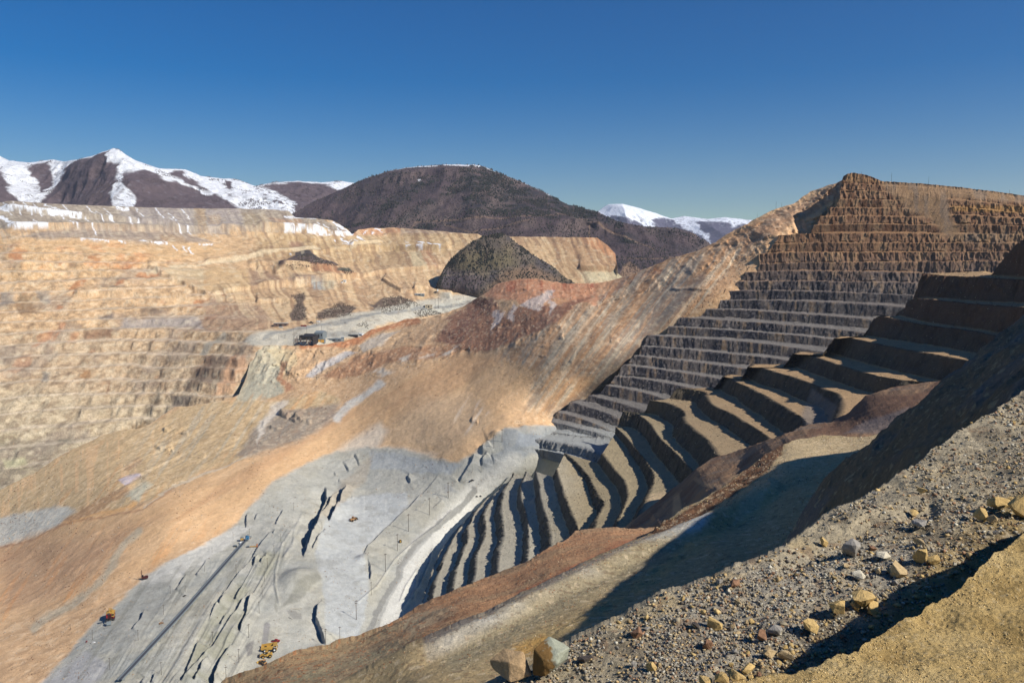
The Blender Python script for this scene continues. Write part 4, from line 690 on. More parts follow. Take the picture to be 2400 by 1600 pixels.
def paint_W2(px, py, P, k, f, tr):
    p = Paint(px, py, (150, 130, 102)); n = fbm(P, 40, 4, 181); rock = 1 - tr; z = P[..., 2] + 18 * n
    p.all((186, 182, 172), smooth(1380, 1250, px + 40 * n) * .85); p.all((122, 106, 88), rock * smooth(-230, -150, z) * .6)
    p.all((82, 76, 64), rock * .85); p.all((58, 54, 50), rock * smooth(-.1, .4, fbm(P * np.array([1, 1, .2]), 6, 4, 183)) * .6)  # bench faces are the same rock, painted darker to deepen their shade
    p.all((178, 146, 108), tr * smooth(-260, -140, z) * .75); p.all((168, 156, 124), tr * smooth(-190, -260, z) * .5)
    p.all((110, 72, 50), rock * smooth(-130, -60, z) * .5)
    p.poly((132, 124, 116), L_((680, 1040), (880, 1180), (830, 1320), (640, 1400), (600, 1250)), 6, .7); p.poly((198, 172, 136), G_((950, 1200), (1080, 1170), (1000, 1300), (900, 1370), (890, 1300)), 8, .6)
    return p.c
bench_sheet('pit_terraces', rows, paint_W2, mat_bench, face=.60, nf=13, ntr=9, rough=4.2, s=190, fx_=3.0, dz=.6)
# ------------------------------------------------------------------ near slopes
mat_near = material('near_rubble_ground', attr=True, scales=((.1, .12), (.8, .2), (3.5, .25)), bump=((.5, .6), (2.2, .35)))
# brown gullied slope between the terraces and the haul road
top = [(1425, 1262), (1455, 1243), (1506, 1202), (1574, 1148), (1635, 1097), (1676, 1070), (1717, 1060), (1778, 1039), (1829, 1022), (1870, 1003), (1900, 992), (1947, 990), (1986, 969), (2028, 928), (2087, 910), (2132, 901), (2206, 893), (2300, 878), (2450, 850)]
bot = [(1425, 1300), (1540, 1290), (1680, 1230), (1800, 1150), (1880, 1090), (2100, 1080), (2450, 950)]
def disp_G(P, px, py, Y):
    d = np.zeros_like(P); ca, sa = .8, -.6
    s_ = fbm(np.stack([px * ca + py * sa, (px * -sa + py * ca) * .25, 0 * px], -1), 40, 5, 201, ridge=True)
    d[..., 2] = .8 * s_ + 1.2 * fbm(P, 12, 4, 202); return d
def paint_G(px, py, P):
    p = Paint(px, py, (128, 104, 82)); n = fbm(P, 25, 4, 203); st = fbm(np.stack([px + py, (py - px * .5) * .2, 0 * px], -1), 14, 4, 204)
    p.all((166, 130, 96), smooth(0, .4, st) * .7); p.all((104, 76, 60), smooth(0, .4, -st) * .6); p.all((120, 116, 108), smooth(.1, .4, n) * .4)
    p.poly((196, 158, 116), J_((1700, 290), (1740, 260), (1760, 400), (1690, 420)), 5, .8); p.line((196, 160, 120), G_((1270, 1100), (1330, 1140), (1450, 1150), (1540, 1070)), 5, .5)
    p.poly((110, 82, 66), L_((700, 1390), (960, 1240), (1100, 1100), (1500, 1090), (1700, 1000), (1500, 1200), (1200, 1330), (900, 1440)), 8, .7); p.poly((128, 118, 112), L_((930, 1400), (1100, 1300), (1450, 1190), (1300, 1330), (1200, 1400)), 8, .7)
    return p.c
column_sheet('hillside', top, bot, [(1425, 1262, 680), (1506, 1202, 690), (1635, 1097, 715), (1778, 1039, 715), (1947, 990, 700), (2028, 928, 740), (2206, 893, 720), (2450, 850, 640), (1560, 1260, 360), (1680, 1190, 350), (1800, 1110, 360), (1900, 1060, 400), (2080, 1050, 430), (2450, 950, 380), (1600, 1180, 520), (1750, 1090, 540), (2100, 960, 560)],
             paint_G, mat_slide, dx=2.0, dyp=1.8, disp=disp_G, backs=((5, 2), (20, 14), (60, 60)), jag=1.5)
# pinkish outer slope
top = [(500, 1625), (530, 1600), (600, 1574), (640, 1556), (690, 1532), (765, 1512), (840, 1495), (908, 1468), (976, 1430), (1061, 1393), (1136, 1360), (1180, 1340), (1238, 1319), (1306, 1275), (1357, 1247), (1400, 1241), (1442, 1240), (1490, 1240), (1545, 1236), (1600, 1220), (1700, 1150)]
bot = [(500, 1750), (800, 1700), (1000, 1560), (1289, 1420), (1510, 1310), (1600, 1260), (1700, 1180)]
def disp_P(P, px, py, Y):
    d = np.zeros_like(P); d[..., 2] = 1.3 * fbm(P, 14, 5, 211) + .35 * np.clip(fbm(P, 1.6, 3, 212), 0, 1); return d
def paint_P(px, py, P):
    p = Paint(px + 8 * fbm(P, 10, 3, 213), py + 8 * fbm(P, 10, 3, 214), (186, 142, 104)); n = fbm(P, 18, 5, 215)
    p.all((170, 156, 122), smooth(1050, 850, px) * .7 + smooth(.0, .4, n) * .3); p.all((206, 156, 112), smooth(.1, .4, -n) * .5); p.poly((160, 98, 72), J_((600, 960), (1000, 760), (1300, 620), (1560, 540), (1500, 620), (1200, 760), (900, 930), (750, 1000)), 10, .6)
    p.poly((168, 160, 132), J_((-200, 1150), (100, 1020), (200, 1060), (-100, 1250)), 12, .5); p.all((206, 170, 122), stroke(px, py, [(540, 1600), (640, 1560), (765, 1525), (880, 1490)], 14) * .7)
    p.all((214, 128, 70), smooth(.5, .6, vnoise(P / 1.1, 5)) * .5 * smooth(1200, 900, px)); p.all((110, 70, 52), smooth(.45, .6, vnoise(P / .9, 6)) * .5); return p.c
column_sheet('slope', top, bot, [(500, 1625, 165), (670, 1527, 185), (840, 1495, 190), (976, 1430, 205), (1136, 1360, 230), (1306, 1275, 265), (1442, 1240, 290), (1545, 1236, 290), (1700, 1150, 330), (600, 1720, 105), (800, 1640, 108), (1000, 1540, 115), (1170, 1460, 132), (1400, 1350, 165), (1540, 1280, 200), (1100, 1420, 165)],
             paint_P, mat_near, dx=1.8, dyp=1.6, disp=disp_P, backs=((3, .5), (12, 6), (40, 30)), jag=1.5)
# haul road with its pale safety berm
top = [(780, 1645), (860, 1601), (920, 1567), (1000, 1526), (1085, 1487), (1170, 1447), (1230, 1415), (1289, 1383), (1340, 1357), (1391, 1329), (1450, 1300), (1510, 1268), (1560, 1225), (1600, 1195), (1642, 1172), (1690, 1143), (1735, 1108), (1778, 1077), (1810, 1056), (1836, 1042), (1863, 1029), (1930, 1020), (2000, 1024), (2040, 1022), (2075, 1010), (2200, 950)]
bot = [(780, 1760), (1100, 1700), (1300, 1560), (1500, 1470), (1700, 1380), (1900, 1260), (2200, 1100)]
L_D = [(860, 1601, 92), (1000, 1526, 97), (1170, 1447, 106), (1289, 1383, 117), (1391, 1329, 130), (1510, 1268, 147), (1600, 1195, 172), (1690, 1143, 190), (1778, 1077, 220), (1863, 1029, 246), (2000, 1024, 240), (2075, 1010, 240), (2200, 950, 280),
       (1646, 1222, 152), (1840, 1100, 188), (1000, 1600, 78), (1230, 1560, 80), (1300, 1480, 91), (1408, 1475, 86), (1534, 1387, 104), (1622, 1319, 120), (1714, 1261, 136), (1800, 1193, 156), (1900, 1130, 172), (2000, 1063, 205), (1100, 1700, 66), (1500, 1470, 86), (1700, 1380, 98), (1900, 1260, 122), (2200, 1100, 160), (1450, 1400, 104)]
def disp_L(P, px, py, Y):
    d = np.zeros_like(P); d[..., 2] = .5 * fbm(P, 9, 5, 221) + .16 * np.clip(fbm(P, .9, 3, 222), 0, 1)
    b = stroke(px, py, J_((-700, 1700), (0, 1360), (500, 1150), (850, 950), (1150, 800), (1500, 640), (1900, 490), (2100, 380), (2352, 230)), 16, 14); d[..., 2] += 1.6 * b
    d[..., 2] += 1.2 * polymask(px, py, G_((940, 1450), (1300, 1260), (1700, 960), (1860, 850), (1900, 900), (1700, 1100), (1300, 1370), (1000, 1500)), 8) * fbm(P, 5, 4, 224)
    d[..., 2] += .45 * fbm(P, 3.2, 3, 225) * stroke(px, py, J_((600, 1350), (900, 1200), (1300, 980), (1500, 850), (1800, 660), (2100, 470)), 16, 12); return d
def paint_L(px, py, P):
    n = fbm(P, 8, 5, 226); n4 = fbm(P, 22, 4, 227); p = Paint(px + 9 * n, py + 7 * n4, (188, 164, 122)); q = J_((0, 1360), (500, 1130), (850, 940), (1150, 790), (1500, 620), (1900, 460))
    p.line((168, 154, 122), J_((200, 1420), (600, 1180), (1000, 960), (1400, 760), (1800, 560)), 26, .8, 20); p.line((214, 208, 192), [(x + 8, y + 8) for x, y in q], 12, .85 * smooth(-.35, .25, n4), 10); p.line((136, 126, 116), q, 6, .8, 4)
    p.line((196, 168, 112), J_((700, 1300), (1000, 1180), (1400, 930), (1800, 640), (2100, 470), (2352, 300)), 15, .5, 12); p.line((184, 140, 72), J_((620, 1370), (720, 1330), (800, 1290)), 14, .7, 8)
    p.poly((104, 70, 52), G_((900, 1500), (1300, 1260), (1500, 1110), (1700, 950), (1860, 850), (1880, 880), (1750, 1050), (1500, 1230), (1300, 1380), (1050, 1500)), 7, .9)
    p.poly((206, 182, 142), G_((1700, 1100), (1880, 890), (1960, 820), (2352, 810), (2700, 790), (2600, 900), (2100, 950), (1850, 1100), (1700, 1300), (1500, 1440)), 10, .6)
    p.poly((206, 204, 194), J_((1840, 470), (1900, 440), (1960, 470), (1900, 540), (1800, 560)), 8, .9); p.all((228, 206, 168), smooth(.5, .62, vnoise(P / .8, 8)) * .5); p.all((110, 84, 64), smooth(.5, .62, vnoise(P / .7, 9)) * .4)
    return p.c
column_sheet('haul_road', top, bot, L_D, paint_L, mat_near, dx=1.7, dyp=1.6, disp=disp_L, backs=((2, .4), (8, 5), (25, 22)), jag=1.5, reg=2e-3)

# steep hillside on the right, its flank in shade
top = [(1730, 1400), (1800, 1330), (1850, 1262), (1890, 1195), (1925, 1140), (1960, 1100), (2013, 1062), (2040, 1042), (2066, 1022), (2102, 984), (2147, 951), (2190, 915), (2221, 889), (2257, 862), (2290, 835), (2330, 800), (2365, 772), (2400, 745), (2480, 690), (2600, 600), (2900, 560), (3500, 570)]
bot = [(1730, 1460), (1838, 1420), (2059, 1260), (2266, 1130), (2400, 1050), (2600, 940), (3500, 900)]
S_D = [(3500, 570, 170), (3500, 900, 40), (3000, 900, 38), (1730, 1400, 103), (1850, 1262, 110), (1960, 1100, 112), (2066, 1022, 105), (2147, 951, 106), (2257, 862, 116), (2400, 745, 140), (2600, 600, 170), (2400, 950, 52), (2266, 1020, 62), (2147, 1080, 70), (1926, 1240, 88), (1838, 1320, 97), (2600, 820, 46), (2600, 940, 36), (2400, 1050, 43), (2059, 1260, 66), (1838, 1420, 84)]
def disp_S(P, px, py, Y):
    d = np.zeros_like(P); d[..., 2] = 1.0 * fbm(P * np.array([1, .6, 1]), 7, 5, 251, ridge=True) + .25 * fbm(P, 1.2, 3, 252); return d
def paint_S(px, py, P):
    p = Paint(px, py, (132, 116, 90)); n = fbm(P, 9, 4, 253); p.all((118, 116, 112), smooth(-.1, .3, n) * .7); p.all((196, 180, 140), smooth(.5, .65, vnoise(P / .7, 8)) * .5); return p.c
column_sheet('steep_slope', top, bot, S_D, paint_S, mat_near, dx=1.8, dyp=1.7, disp=disp_S, backs=((2, .3), (8, 3), (30, 14)), jag=3, reg=1e-3)

# foreground: gravel ground of the viewpoint
top = [(1060, 1660), (1130, 1612), (1180, 1590), (1240, 1562), (1300, 1528), (1350, 1500), (1408, 1476), (1480, 1440), (1560, 1404), (1620, 1380), (1700, 1350), (1770, 1320), (1838, 1287), (1880, 1250), (1926, 1215), (1991, 1180), (2059, 1134), (2110, 1108), (2178, 1062), (2266, 1002), (2330, 962), (2400, 918), (2600, 800), (2900, 760), (3500, 740)]
bot = [(1060, 1900), (3500, 1900)]
N_D = []
for x, y in ((3500, 740), (3000, 755), (3500, 1300), (3000, 1300), (3500, 1900), (2800, 1900), (1060, 1700), (1130, 1612), (1240, 1562), (1408, 1476), (1560, 1404), (1700, 1350), (1838, 1287), (1926, 1215), (2059, 1134), (2178, 1062), (2266, 1002), (2400, 918), (2600, 800), (1400, 1600), (1700, 1600), (2000, 1600), (2400, 1600), (1060, 1800), (1700, 1800), (2600, 1800), (1600, 1480), (1800, 1440), (2000, 1400), (2200, 1300), (2400, 1250), (2600, 1200), (2150, 1190), (2450, 1030)):
    t_ = math.tan(math.atan((y - 800) / F) + PITCH); N_D.append((x, y, 6.0 / (t_ + .14 * (x - 1200) / F - .03)))
def disp_N(P, px, py, Y):
    d = np.zeros_like(P); r = fbm(P, 1.1, 5, 231)
    d[..., 2] = .20 * fbm(P, 3.2, 4, 230) + .13 * r + .05 * fbm(P, .28, 4, 232) + .03 * np.clip(fbm(P, .1, 3, 233), 0, 1)
    rut = stroke(px, py, K_((900, 1500), (1200, 1330), (1650, 1080), (1900, 930), (2200, 720), (2400, 600)), 30, 26) + .8 * stroke(px, py, K_((700, 780), (1000, 640), (1300, 500), (1700, 380)), 18, 16)
    d[..., 2] -= .22 * rut; return d
def paint_N(px, py, P):
    n = fbm(P, 3, 5, 236); p = Paint(px + 20 * n, py + 14 * n, (178, 164, 136)); n5 = fbm(P, 1.2, 4, 237)
    p.all((176, 168, 152), polymask(px + 20 * n, py + 20 * n, K_((-400, 1567), (0, 950), (600, 760), (1000, 620), (1700, 620), (1500, 900), (900, 1000), (800, 1300), (200, 1567)), 30) * .7)
    p.all((176, 148, 92), polymask(px, py, K_((1200, 1300), (1700, 700), (2400, 200), (2400, 600), (1000, 1500), (300, 1567)), 30) * .7)
    p.all((128, 124, 112), smooth(60, 100, P[..., 1]) * .5); p.all((206, 180, 130), smooth(.2, .5, n5) * .5); p.all((110, 96, 78), smooth(.1, .4, -n5) * .5)
    p.all((222, 204, 168), smooth(.45, .6, vnoise(P / .13, 8)) * .5); p.all((150, 120, 92), smooth(.62, .7, vnoise(P / .21, 12)) * .5); return p.c
mat_fore = material('foreground_gravel', attr=True, scales=((1.2, .15), (9, .25), (40, .25)), bump=((3.0, .12), (14, .05), (60, .015)))
column_sheet('ground', top, bot, N_D, paint_N, mat_fore, dx=1.7, dyp=1.7, mode='log', disp=disp_N, backs=((.3, .05), (1.0, .5), (3, 2.5), (8, 9)), jag=1.0, reg=2e-3)
# sandy bank in the lower right corner
top = [(1600, 1640), (1700, 1612), (1790, 1590), (1906, 1560), (1960, 1540), (2008, 1520), (2060, 1478), (2110, 1446), (2161, 1422), (2200, 1402), (2240, 1378), (2290, 1338), (2331, 1302), (2370, 1276), (2400, 1255), (2480, 1205), (2600, 1130), (2900, 1040), (3400, 960)]
def disp_B(P, px, py, Y):
    d = np.zeros_like(P); d[..., 2] = .14 * fbm(P, 1.6, 3, 240) + .08 * fbm(P, 1.0, 4, 241) + .035 * fbm(P, .28, 4, 242) + .022 * np.clip(fbm(P, .12, 3, 243), 0, 1) + .010 * fbm(P, .045, 2, 246); return d
def paint_B(px, py, P):
    n = fbm(P, .8, 5, 244); p = Paint(px, py, (212, 180, 118)); p.all((226, 198, 140), smooth(0, .4, n) * .6); p.all((176, 144, 86), smooth(0, .4, -n) * .6); p.all((226, 200, 150), smooth(.45, .6, vnoise(P / .05, 4)) * .5); return p.c
mat_sand = material('sandy_bank', attr=True, scales=((3, .08), (22, .16)), bump=((6, .10), (28, .04)))
column_sheet('sand_bank', top, [(1600, 1900), (3400, 1900)], [(x, y, 4.1 / (math.tan(math.atan((y - 800) / F) + PITCH) + .02 * (x - 1600) / 1000)) for x, y in ((1600, 1640), (1800, 1588), (2008, 1520), (2240, 1378), (2400, 1255), (2600, 1130), (3400, 960), (3400, 1900), (3000, 1400), (1700, 1800), (2100, 1700), (2400, 1600), (2600, 1800), (2400, 1400), (2250, 1500))],
             paint_B, mat_sand, dx=1.7, dyp=1.7, mode='log', disp=disp_B, backs=((.12, .05), (.4, .4), (.8, 1.0), (1.5, 2.2)), jag=5)
# ------------------------------------------------------------------ small things: pick a point of a ground sheet under a photo pixel
_pk = {}
def pick(name, x, y):
    if name not in _pk:
        P = SHEETS[name][0]; px, py = proj(P); _pk[name] = (P, px, py)
    P, px, py = _pk[name]; k = int(np.argmin((px - x) ** 2 + (py - y) ** 2)); return Vector(P.reshape(-1, 3)[k].tolist())
def normals(name):
    P = SHEETS[name][0]; a = np.gradient(P, axis=0); b = np.gradient(P, axis=1); n = np.cross(b, a); n /= np.linalg.norm(n, axis=-1, keepdims=True) + 1e-9
    return np.where(n[..., 2:3] < 0, -n, n)
FLOOR, WALL = 'pit_floor_and_landslide', 'mine_terrain'

class MB:                                # collects shapes into one mesh
    def __init__(s): s.v, s.f = [], []
    def add(s, vs, fs, M=None):
        o = len(s.v); s.v += [tuple((M @ Vector(v)) if M else Vector(v)) for v in vs]; s.f += [[i + o for i in f] for f in fs]; return s
    def box(s, x0, x1, y0, y1, z0, z1, M=None, taper=0.0):
        t = taper; vs = [(x0, y0, z0), (x1, y0, z0), (x1, y1, z0), (x0, y1, z0), (x0 + t, y0 + t, z1), (x1 - t, y0 + t, z1), (x1 - t, y1 - t, z1), (x0 + t, y1 - t, z1)]
        return s.add(vs, [(0, 3, 2, 1), (4, 5, 6, 7), (0, 1, 5, 4), (1, 2, 6, 5), (2, 3, 7, 6), (3, 0, 4, 7)], M)
    def prism(s, prof, y0, y1, M=None):   # profile in x,z extruded along y
        n = len(prof); vs = [(a, y0, b) for a, b in prof] + [(a, y1, b) for a, b in prof]
        return s.add(vs, [list(range(n)), list(range(2 * n - 1, n - 1, -1))] + [(i, i + n, (i + 1) % n + n, (i + 1) % n) for i in range(n)], M)
    def tube(s, a, b, r, n=8, r2=None):
        a, b = Vector(a), Vector(b); d = (b - a); q = d.to_track_quat('Z', 'Y'); r2 = r if r2 is None else r2; vs = []
        for p, rr in ((a, r), (b, r2)):
            for i in range(n): vs.append(p + q @ Vector((rr * math.cos(6.2832 * i / n), rr * math.sin(6.2832 * i / n), 0)))
        return s.add(vs, [list(range(n - 1, -1, -1)), list(range(n, 2 * n))] + [(i, (i + 1) % n, (i + 1) % n + n, i + n) for i in range(n)])
    def build(s, name, mat, parent=None, bevel=0.0):
        me = bpy.data.meshes.new(name); me.from_pydata(s.v, [], s.f); me.update(); me.materials.append(mat)
        o = bpy.data.objects.new(name, me); COL.objects.link(o)
        if parent: o.parent = parent
        if bevel:
            m = o.modifiers.new('bevel', 'BEVEL'); m.width = bevel; m.segments = 2
        return o
def thing(name, label, cat, loc, rz=0, sc=1.0, group=None):
    o = bpy.data.objects.new(name, None); COL.objects.link(o); o.location = loc; o.rotation_euler = (0, 0, rz); o.scale = (sc,) * 3
    o['label'] = label; o['category'] = cat; o.empty_display_size = .5
    if group: o['group'] = group
    return o
def tagm(o, label, cat, group=None):
    o['label'] = label; o['category'] = cat
    if group: o['group'] = group
    return o
def dup(root, loc, rz=0, sc=1.0, label=None):
    r = root.copy(); COL.objects.link(r); r.location = loc; r.rotation_euler = (0, 0, rz); r.scale = (sc,) * 3
    if label: r['label'] = label
    for ch in list(root.children):
        c = ch.copy(); COL.objects.link(c); c.parent = r
        for g in list(ch.children):
            e = g.copy(); COL.objects.link(e); e.parent = c
    return r
def pm(name, c, rough=.6, metal=0.0, var=.18): return material(name, rough, tuple(lin(c)), scales=((.8, var), (4.0, var * .6)), bump=((3.0, .02),), metal=metal)
m_yel = pm('machine_yellow', (184, 144, 66)); m_tire = pm('tyre_rubber', (38, 36, 35), .9); m_dark = pm('dark_steel', (46, 44, 46), .6); m_white = pm('white_paint', (226, 226, 222)); m_red = pm('red_paint', (128, 30, 34))
m_glass = pm('cab_glass', (30, 38, 46), .2); m_grey = pm('galvanised_sheet', (120, 128, 130), .5); m_wood = pm('weathered_pole_wood', (74, 62, 54), .9); m_blue = pm('blue_sheet', (48, 104, 142)); m_belt = pm('conveyor_belt_rubber', (74, 76, 82), .8)
m_amber = pm('amber_panel', (226, 172, 76)); m_beige = pm('beige_block', (186, 170, 142)); m_brown = pm('brown_sheet', (112, 92, 82)); m_orange = pm('orange_paint', (176, 116, 84)); m_ochre = pm('dusty_machine_paint', (176, 132, 84)); m_rust = pm('dark_red_machine_paint', (70, 28, 22)); m_concrete = pm('dusty_concrete', (176, 174, 166), .9)
def wheel(M, x, y, r, w, parent, name='wheel', mat=None):
    wh = MB().tube((x, y - w / 2, r), (x, y + w / 2, r), r, 18).build(name, m_tire, parent); MB().tube((x, y - w / 2 - .04, r), (x, y + w / 2 + .04, r), r * .48, 12).build('rim', mat or m_yel, wh); return wh
def sized(p, pix): return pix * p.y / F

# haul truck, 13 m long
def haul_truck(label, loc, rz, sc):
    t = thing('haul_truck', label, 'truck', loc, rz, sc)
    MB().box(-5.6, 5.2, -1.2, 1.2, 1.5, 2.4).box(4.6, 6.2, -3.0, 3.0, 1.6, 2.6).build('chassis', m_yel, t)
    MB().prism([(-7.2, 3.2), (-6.2, 2.6), (2.2, 2.5), (3.4, 5.2), (6.4, 5.6), (6.4, 5.9), (3.1, 5.7), (-7.0, 5.0)], -3.4, -3.1).prism([(-7.2, 3.2), (-6.2, 2.6), (2.2, 2.5), (3.4, 5.2), (6.4, 5.6), (6.4, 5.9), (3.1, 5.7), (-7.0, 5.0)], 3.1, 3.4).prism([(-7.2, 3.2), (-6.2, 2.6), (2.2, 2.5), (3.4, 5.2), (6.4, 5.6), (6.4, 5.9), (3.1, 5.45), (1.9, 2.8), (-6.2, 2.9)], -3.1, 3.1).build('dump_bed', m_yel, t)
    MB().box(3.6, 6.3, -3.0, -.6, 3.6, 5.4).build('cab', m_white, t); MB().box(6.28, 6.36, -2.8, -.8, 4.3, 5.2).box(3.9, 6.0, -3.06, -2.98, 4.3, 5.2).build('window', m_glass, t)
    MB().box(4.4, 6.7, -.5, 2.6, 2.4, 3.6).build('hood', m_yel, t); MB().box(6.7, 6.78, -.3, 2.4, 2.2, 3.4).build('radiator_grille', m_dark, t)
    for y in (-3.2, 3.2):
        r = MB().tube((3.8, y, 3.7), (6.7, y, 3.7), .06, 5).tube((3.8, y, 4.3), (6.7, y, 4.3), .06, 5)
        for x in (3.8, 5.2, 6.7): r.tube((x, y, 3.6), (x, y, 4.3), .06, 5)
        r.build('railing', m_yel, t)
    for x, ys in ((4.3, (-2.7, 2.7)), (-3.6, (-2.9, -1.7, 1.7, 2.9))):
        for y in ys: wheel(None, x, y, 1.65, 1.1, t, mat=m_white)
    return t
def loader(label, loc, rz, sc, body=None):
    body = body or m_yel; t = thing('wheel_loader', label, 'loader', loc, rz, sc)
    MB().box(-5.2, -.4, -1.5, 1.5, 1.3, 3.2, taper=.15).box(-1.0, 2.6, -1.0, 1.0, 1.2, 2.4).build('body', body, t)
    MB().box(-1.6, .5, -1.1, 1.1, 3.1, 4.9, taper=.12).build('cab', m_glass, t); MB().box(-1.9, .7, -1.3, 1.3, 4.9, 5.1).build('cab_roof', body, t)
    for y in (-1.1, .8): MB().prism([(1.2, 2.6), (1.6, 3.3), (3.4, 2.9), (5.2, 1.2), (4.9, .9), (3.2, 2.2)], y, y + .3).build('lift_arm', body, t)
    MB().prism([(4.8, .3), (7.0, .2), (7.1, .35), (5.4, .7), (5.1, 1.6), (5.7, 2.5), (5.5, 2.6), (4.7, 1.6)], -2.3, 2.3).build('bucket', m_dark, t)
    for x in (-3.3, 2.2):
        for y in (-1.9, 1.9): wheel(None, x, y, 1.3, 1.0, t, mat=body)
    MB().tube((-3.6, .6, 3.2), (-3.6, .6, 4.3), .14, 8).build('exhaust', m_dark, t); return t
def tracks(t, L, g, w, h, mat=None):
    for y in (-g, g): MB().prism([(-L, .35), (-L + .4, 0), (L - .4, 0), (L, .35), (L, h - .4), (L - .4, h), (-L + .4, h), (-L, h - .4)], y - w / 2, y + w / 2).build('track', mat or m_dark, t)
def dozer(label, loc, rz, sc):
    t = thing('bulldozer', label, 'bulldozer', loc, rz, sc); tracks(t, 2.6, 1.3, .7, 1.4)
    MB().box(-.2, 2.9, -.8, .8, 1.0, 2.5, taper=.1).box(-2.6, -.2, -1.1, 1.1, 1.0, 2.1).build('body', m_ochre, t); MB().box(-1.9, -.2, -.95, .95, 2.1, 3.6, taper=.12).build('cab', m_glass, t); MB().box(-2.1, 0, -1.1, 1.1, 3.6, 3.75).build('cab_roof', m_ochre, t)
    MB().prism([(3.7, .1), (4.1, .3), (3.8, 1.0), (4.1, 1.8), (3.9, 1.85), (3.5, 1.0)], -2.1, 2.1).build('blade', m_yel, t); MB().box(0, 3.7, -1.9, -1.7, .4, .8).box(0, 3.7, 1.7, 1.9, .4, .8).build('push_arm', m_ochre, t)
    MB().box(-3.4, -2.6, -.9, .9, 1.2, 1.6).prism([(-3.6, 1.6), (-3.2, 1.6), (-3.5, .2), (-3.8, .1)], -.2, .2).build('ripper', m_dark, t); return t
def pickup(label, loc, rz, sc, mat, name='pickup_truck'):
    t = thing(name, label, 'truck', loc, rz, sc)
    MB().prism([(-2.7, .5), (2.7, .5), (2.75, 1.05), (1.4, 1.2), (.8, 1.85), (-.7, 1.9), (-.85, 1.15), (-2.7, 1.15)], -.95, .95).build('body', mat, t, .04); MB().prism([(.8, 1.25), (1.25, 1.25), (.78, 1.8), (-.6, 1.82), (-.7, 1.25)], -.97, .97).build('window', m_glass, t)
    MB().box(-2.6, -.95, -.8, .8, 1.1, 1.17).build('cargo_bed', m_dark, t)
    for x in (-1.7, 1.75):
        for y in (-.85, .85): wheel(None, x, y, .4, .28, t, mat=m_grey)
    return t
p = pick(FLOOR, 632, 1524); haul_truck('yellow haul truck with a white cab, largest of the parked machines by the ochre slope', p, math.radians(12), sized(p, 38) / 13.5)
p = pick(FLOOR, 624, 1539); loader('yellow wheel loader parked between the haul truck and the bulldozer', p, math.radians(196), sized(p, 36) / 12)
p = pick(FLOOR, 616, 1556); dozer('ochre bulldozer with its blade lowered, nearest the foreground slope', p, math.radians(150), sized(p, 27) / 7.6)
p = pick(FLOOR, 646, 1504); pickup('dark red service truck parked just behind the yellow haul truck', p, math.radians(4), sized(p, 20) / 5.4, m_red, 'service_truck')
p = pick(FLOOR, 828, 1219); loader('dusty ochre wheel loader alone on the smooth grey floor', p, math.radians(62), sized(p, 24) / 12, m_ochre)
p = pick(FLOOR, 938, 1270); loader('small yellow loader beside a tall pole at the edge of the haul ramp', p, math.radians(100), sized(p, 11) / 9)
p = pick(FLOOR, 218, 1506); pickup('white pickup truck on the grey floor below the red shovel', p, math.radians(30), sized(p, 9) / 5.4, m_white)
p = pick(FLOOR, 204, 1503); pickup('dark red pickup truck left of the white pickup', p, math.radians(110), sized(p, 8) / 5.4, m_red)
p = pick(FLOOR, 1106, 1126); pickup('dark pickup truck near the top of the haul ramp', p, math.radians(25), sized(p, 11) / 5.4, m_dark)
p = pick(FLOOR, 432, 1397); pickup('dark pickup truck beside the conveyor', p, math.radians(60), sized(p, 9) / 5.4, m_dark)
p = pick(FLOOR, 378, 1460); loader('small ochre loader on the track left of the conveyor', p, math.radians(20), sized(p, 12) / 12, m_ochre)
for k, x in enumerate((1117, 1126)):
    p = pick(FLOOR, x, 1163); s_ = sized(p, 6) / 3
    tagm(MB().prism([(-1.5, 0), (1.5, 0), (1.1, .5), (.8, 1.3), (-.8, 1.3), (-1.1, .5)], -.6, .6).build('barrier_block', m_dark), ['left one of two dark blocks lying on the haul ramp', 'right one of two dark blocks lying on the haul ramp'][k], 'block', 'dark blocks on the haul ramp'); o = COL.objects[-1]
    o.location = p; o.scale = (s_,) * 3

# mining shovel
p = pick(FLOOR, 260, 1452); s_ = sized(p, 30) / 12
t = thing('mining_shovel', 'yellow and dark red electric mining shovel beside the orange slope', 'excavator', p, math.radians(-70), s_)
tracks(t, 4.0, 3.0, 1.6, 1.9); MB().tube((0, 0, 1.4), (0, 0, 2.4), 2.4, 20).build('turntable', m_dark, t)
MB().box(-6.5, 2.2, -3.6, 3.6, 2.4, 6.8).build('machinery_house', m_red, t, .15); MB().box(-6.7, 1.2, -3.8, 3.8, 6.8, 7.1).box(-6.6, -3.0, -2, 2, 7.1, 8.0).build('roof', m_yel, t)
MB().box(1.2, 3.8, 1.6, 3.8, 4.6, 7.6).build('operator_cab', m_yel, t); MB().box(3.78, 3.86, 1.8, 3.6, 5.6, 7.3).build('window', m_glass, t)
MB().prism([(1.6, 2.8), (2.6, 2.6), (11.4, 10.2), (10.8, 11.0)], -1.1, 1.1).build('boom', m_red, t); MB().tube((11, -1.2, 10.6), (11, 1.2, 10.6), .9, 14).build('sheave', m_dark, t)
MB().tube((-2.5, -1.2, 7), (-1.0, -1.2, 11.5), .2, 6).tube((-2.5, 1.2, 7), (-1.0, 1.2, 11.5), .2, 6).tube((-1.0, -1.2, 11.5), (-1.0, 1.2, 11.5), .25, 6).tube((-1.0, 0, 11.5), (10.8, 0, 10.8), .1, 5).tube((-1, 0, 11.5), (-5.5, 0, 7), .14, 5).build('gantry', m_yel, t)
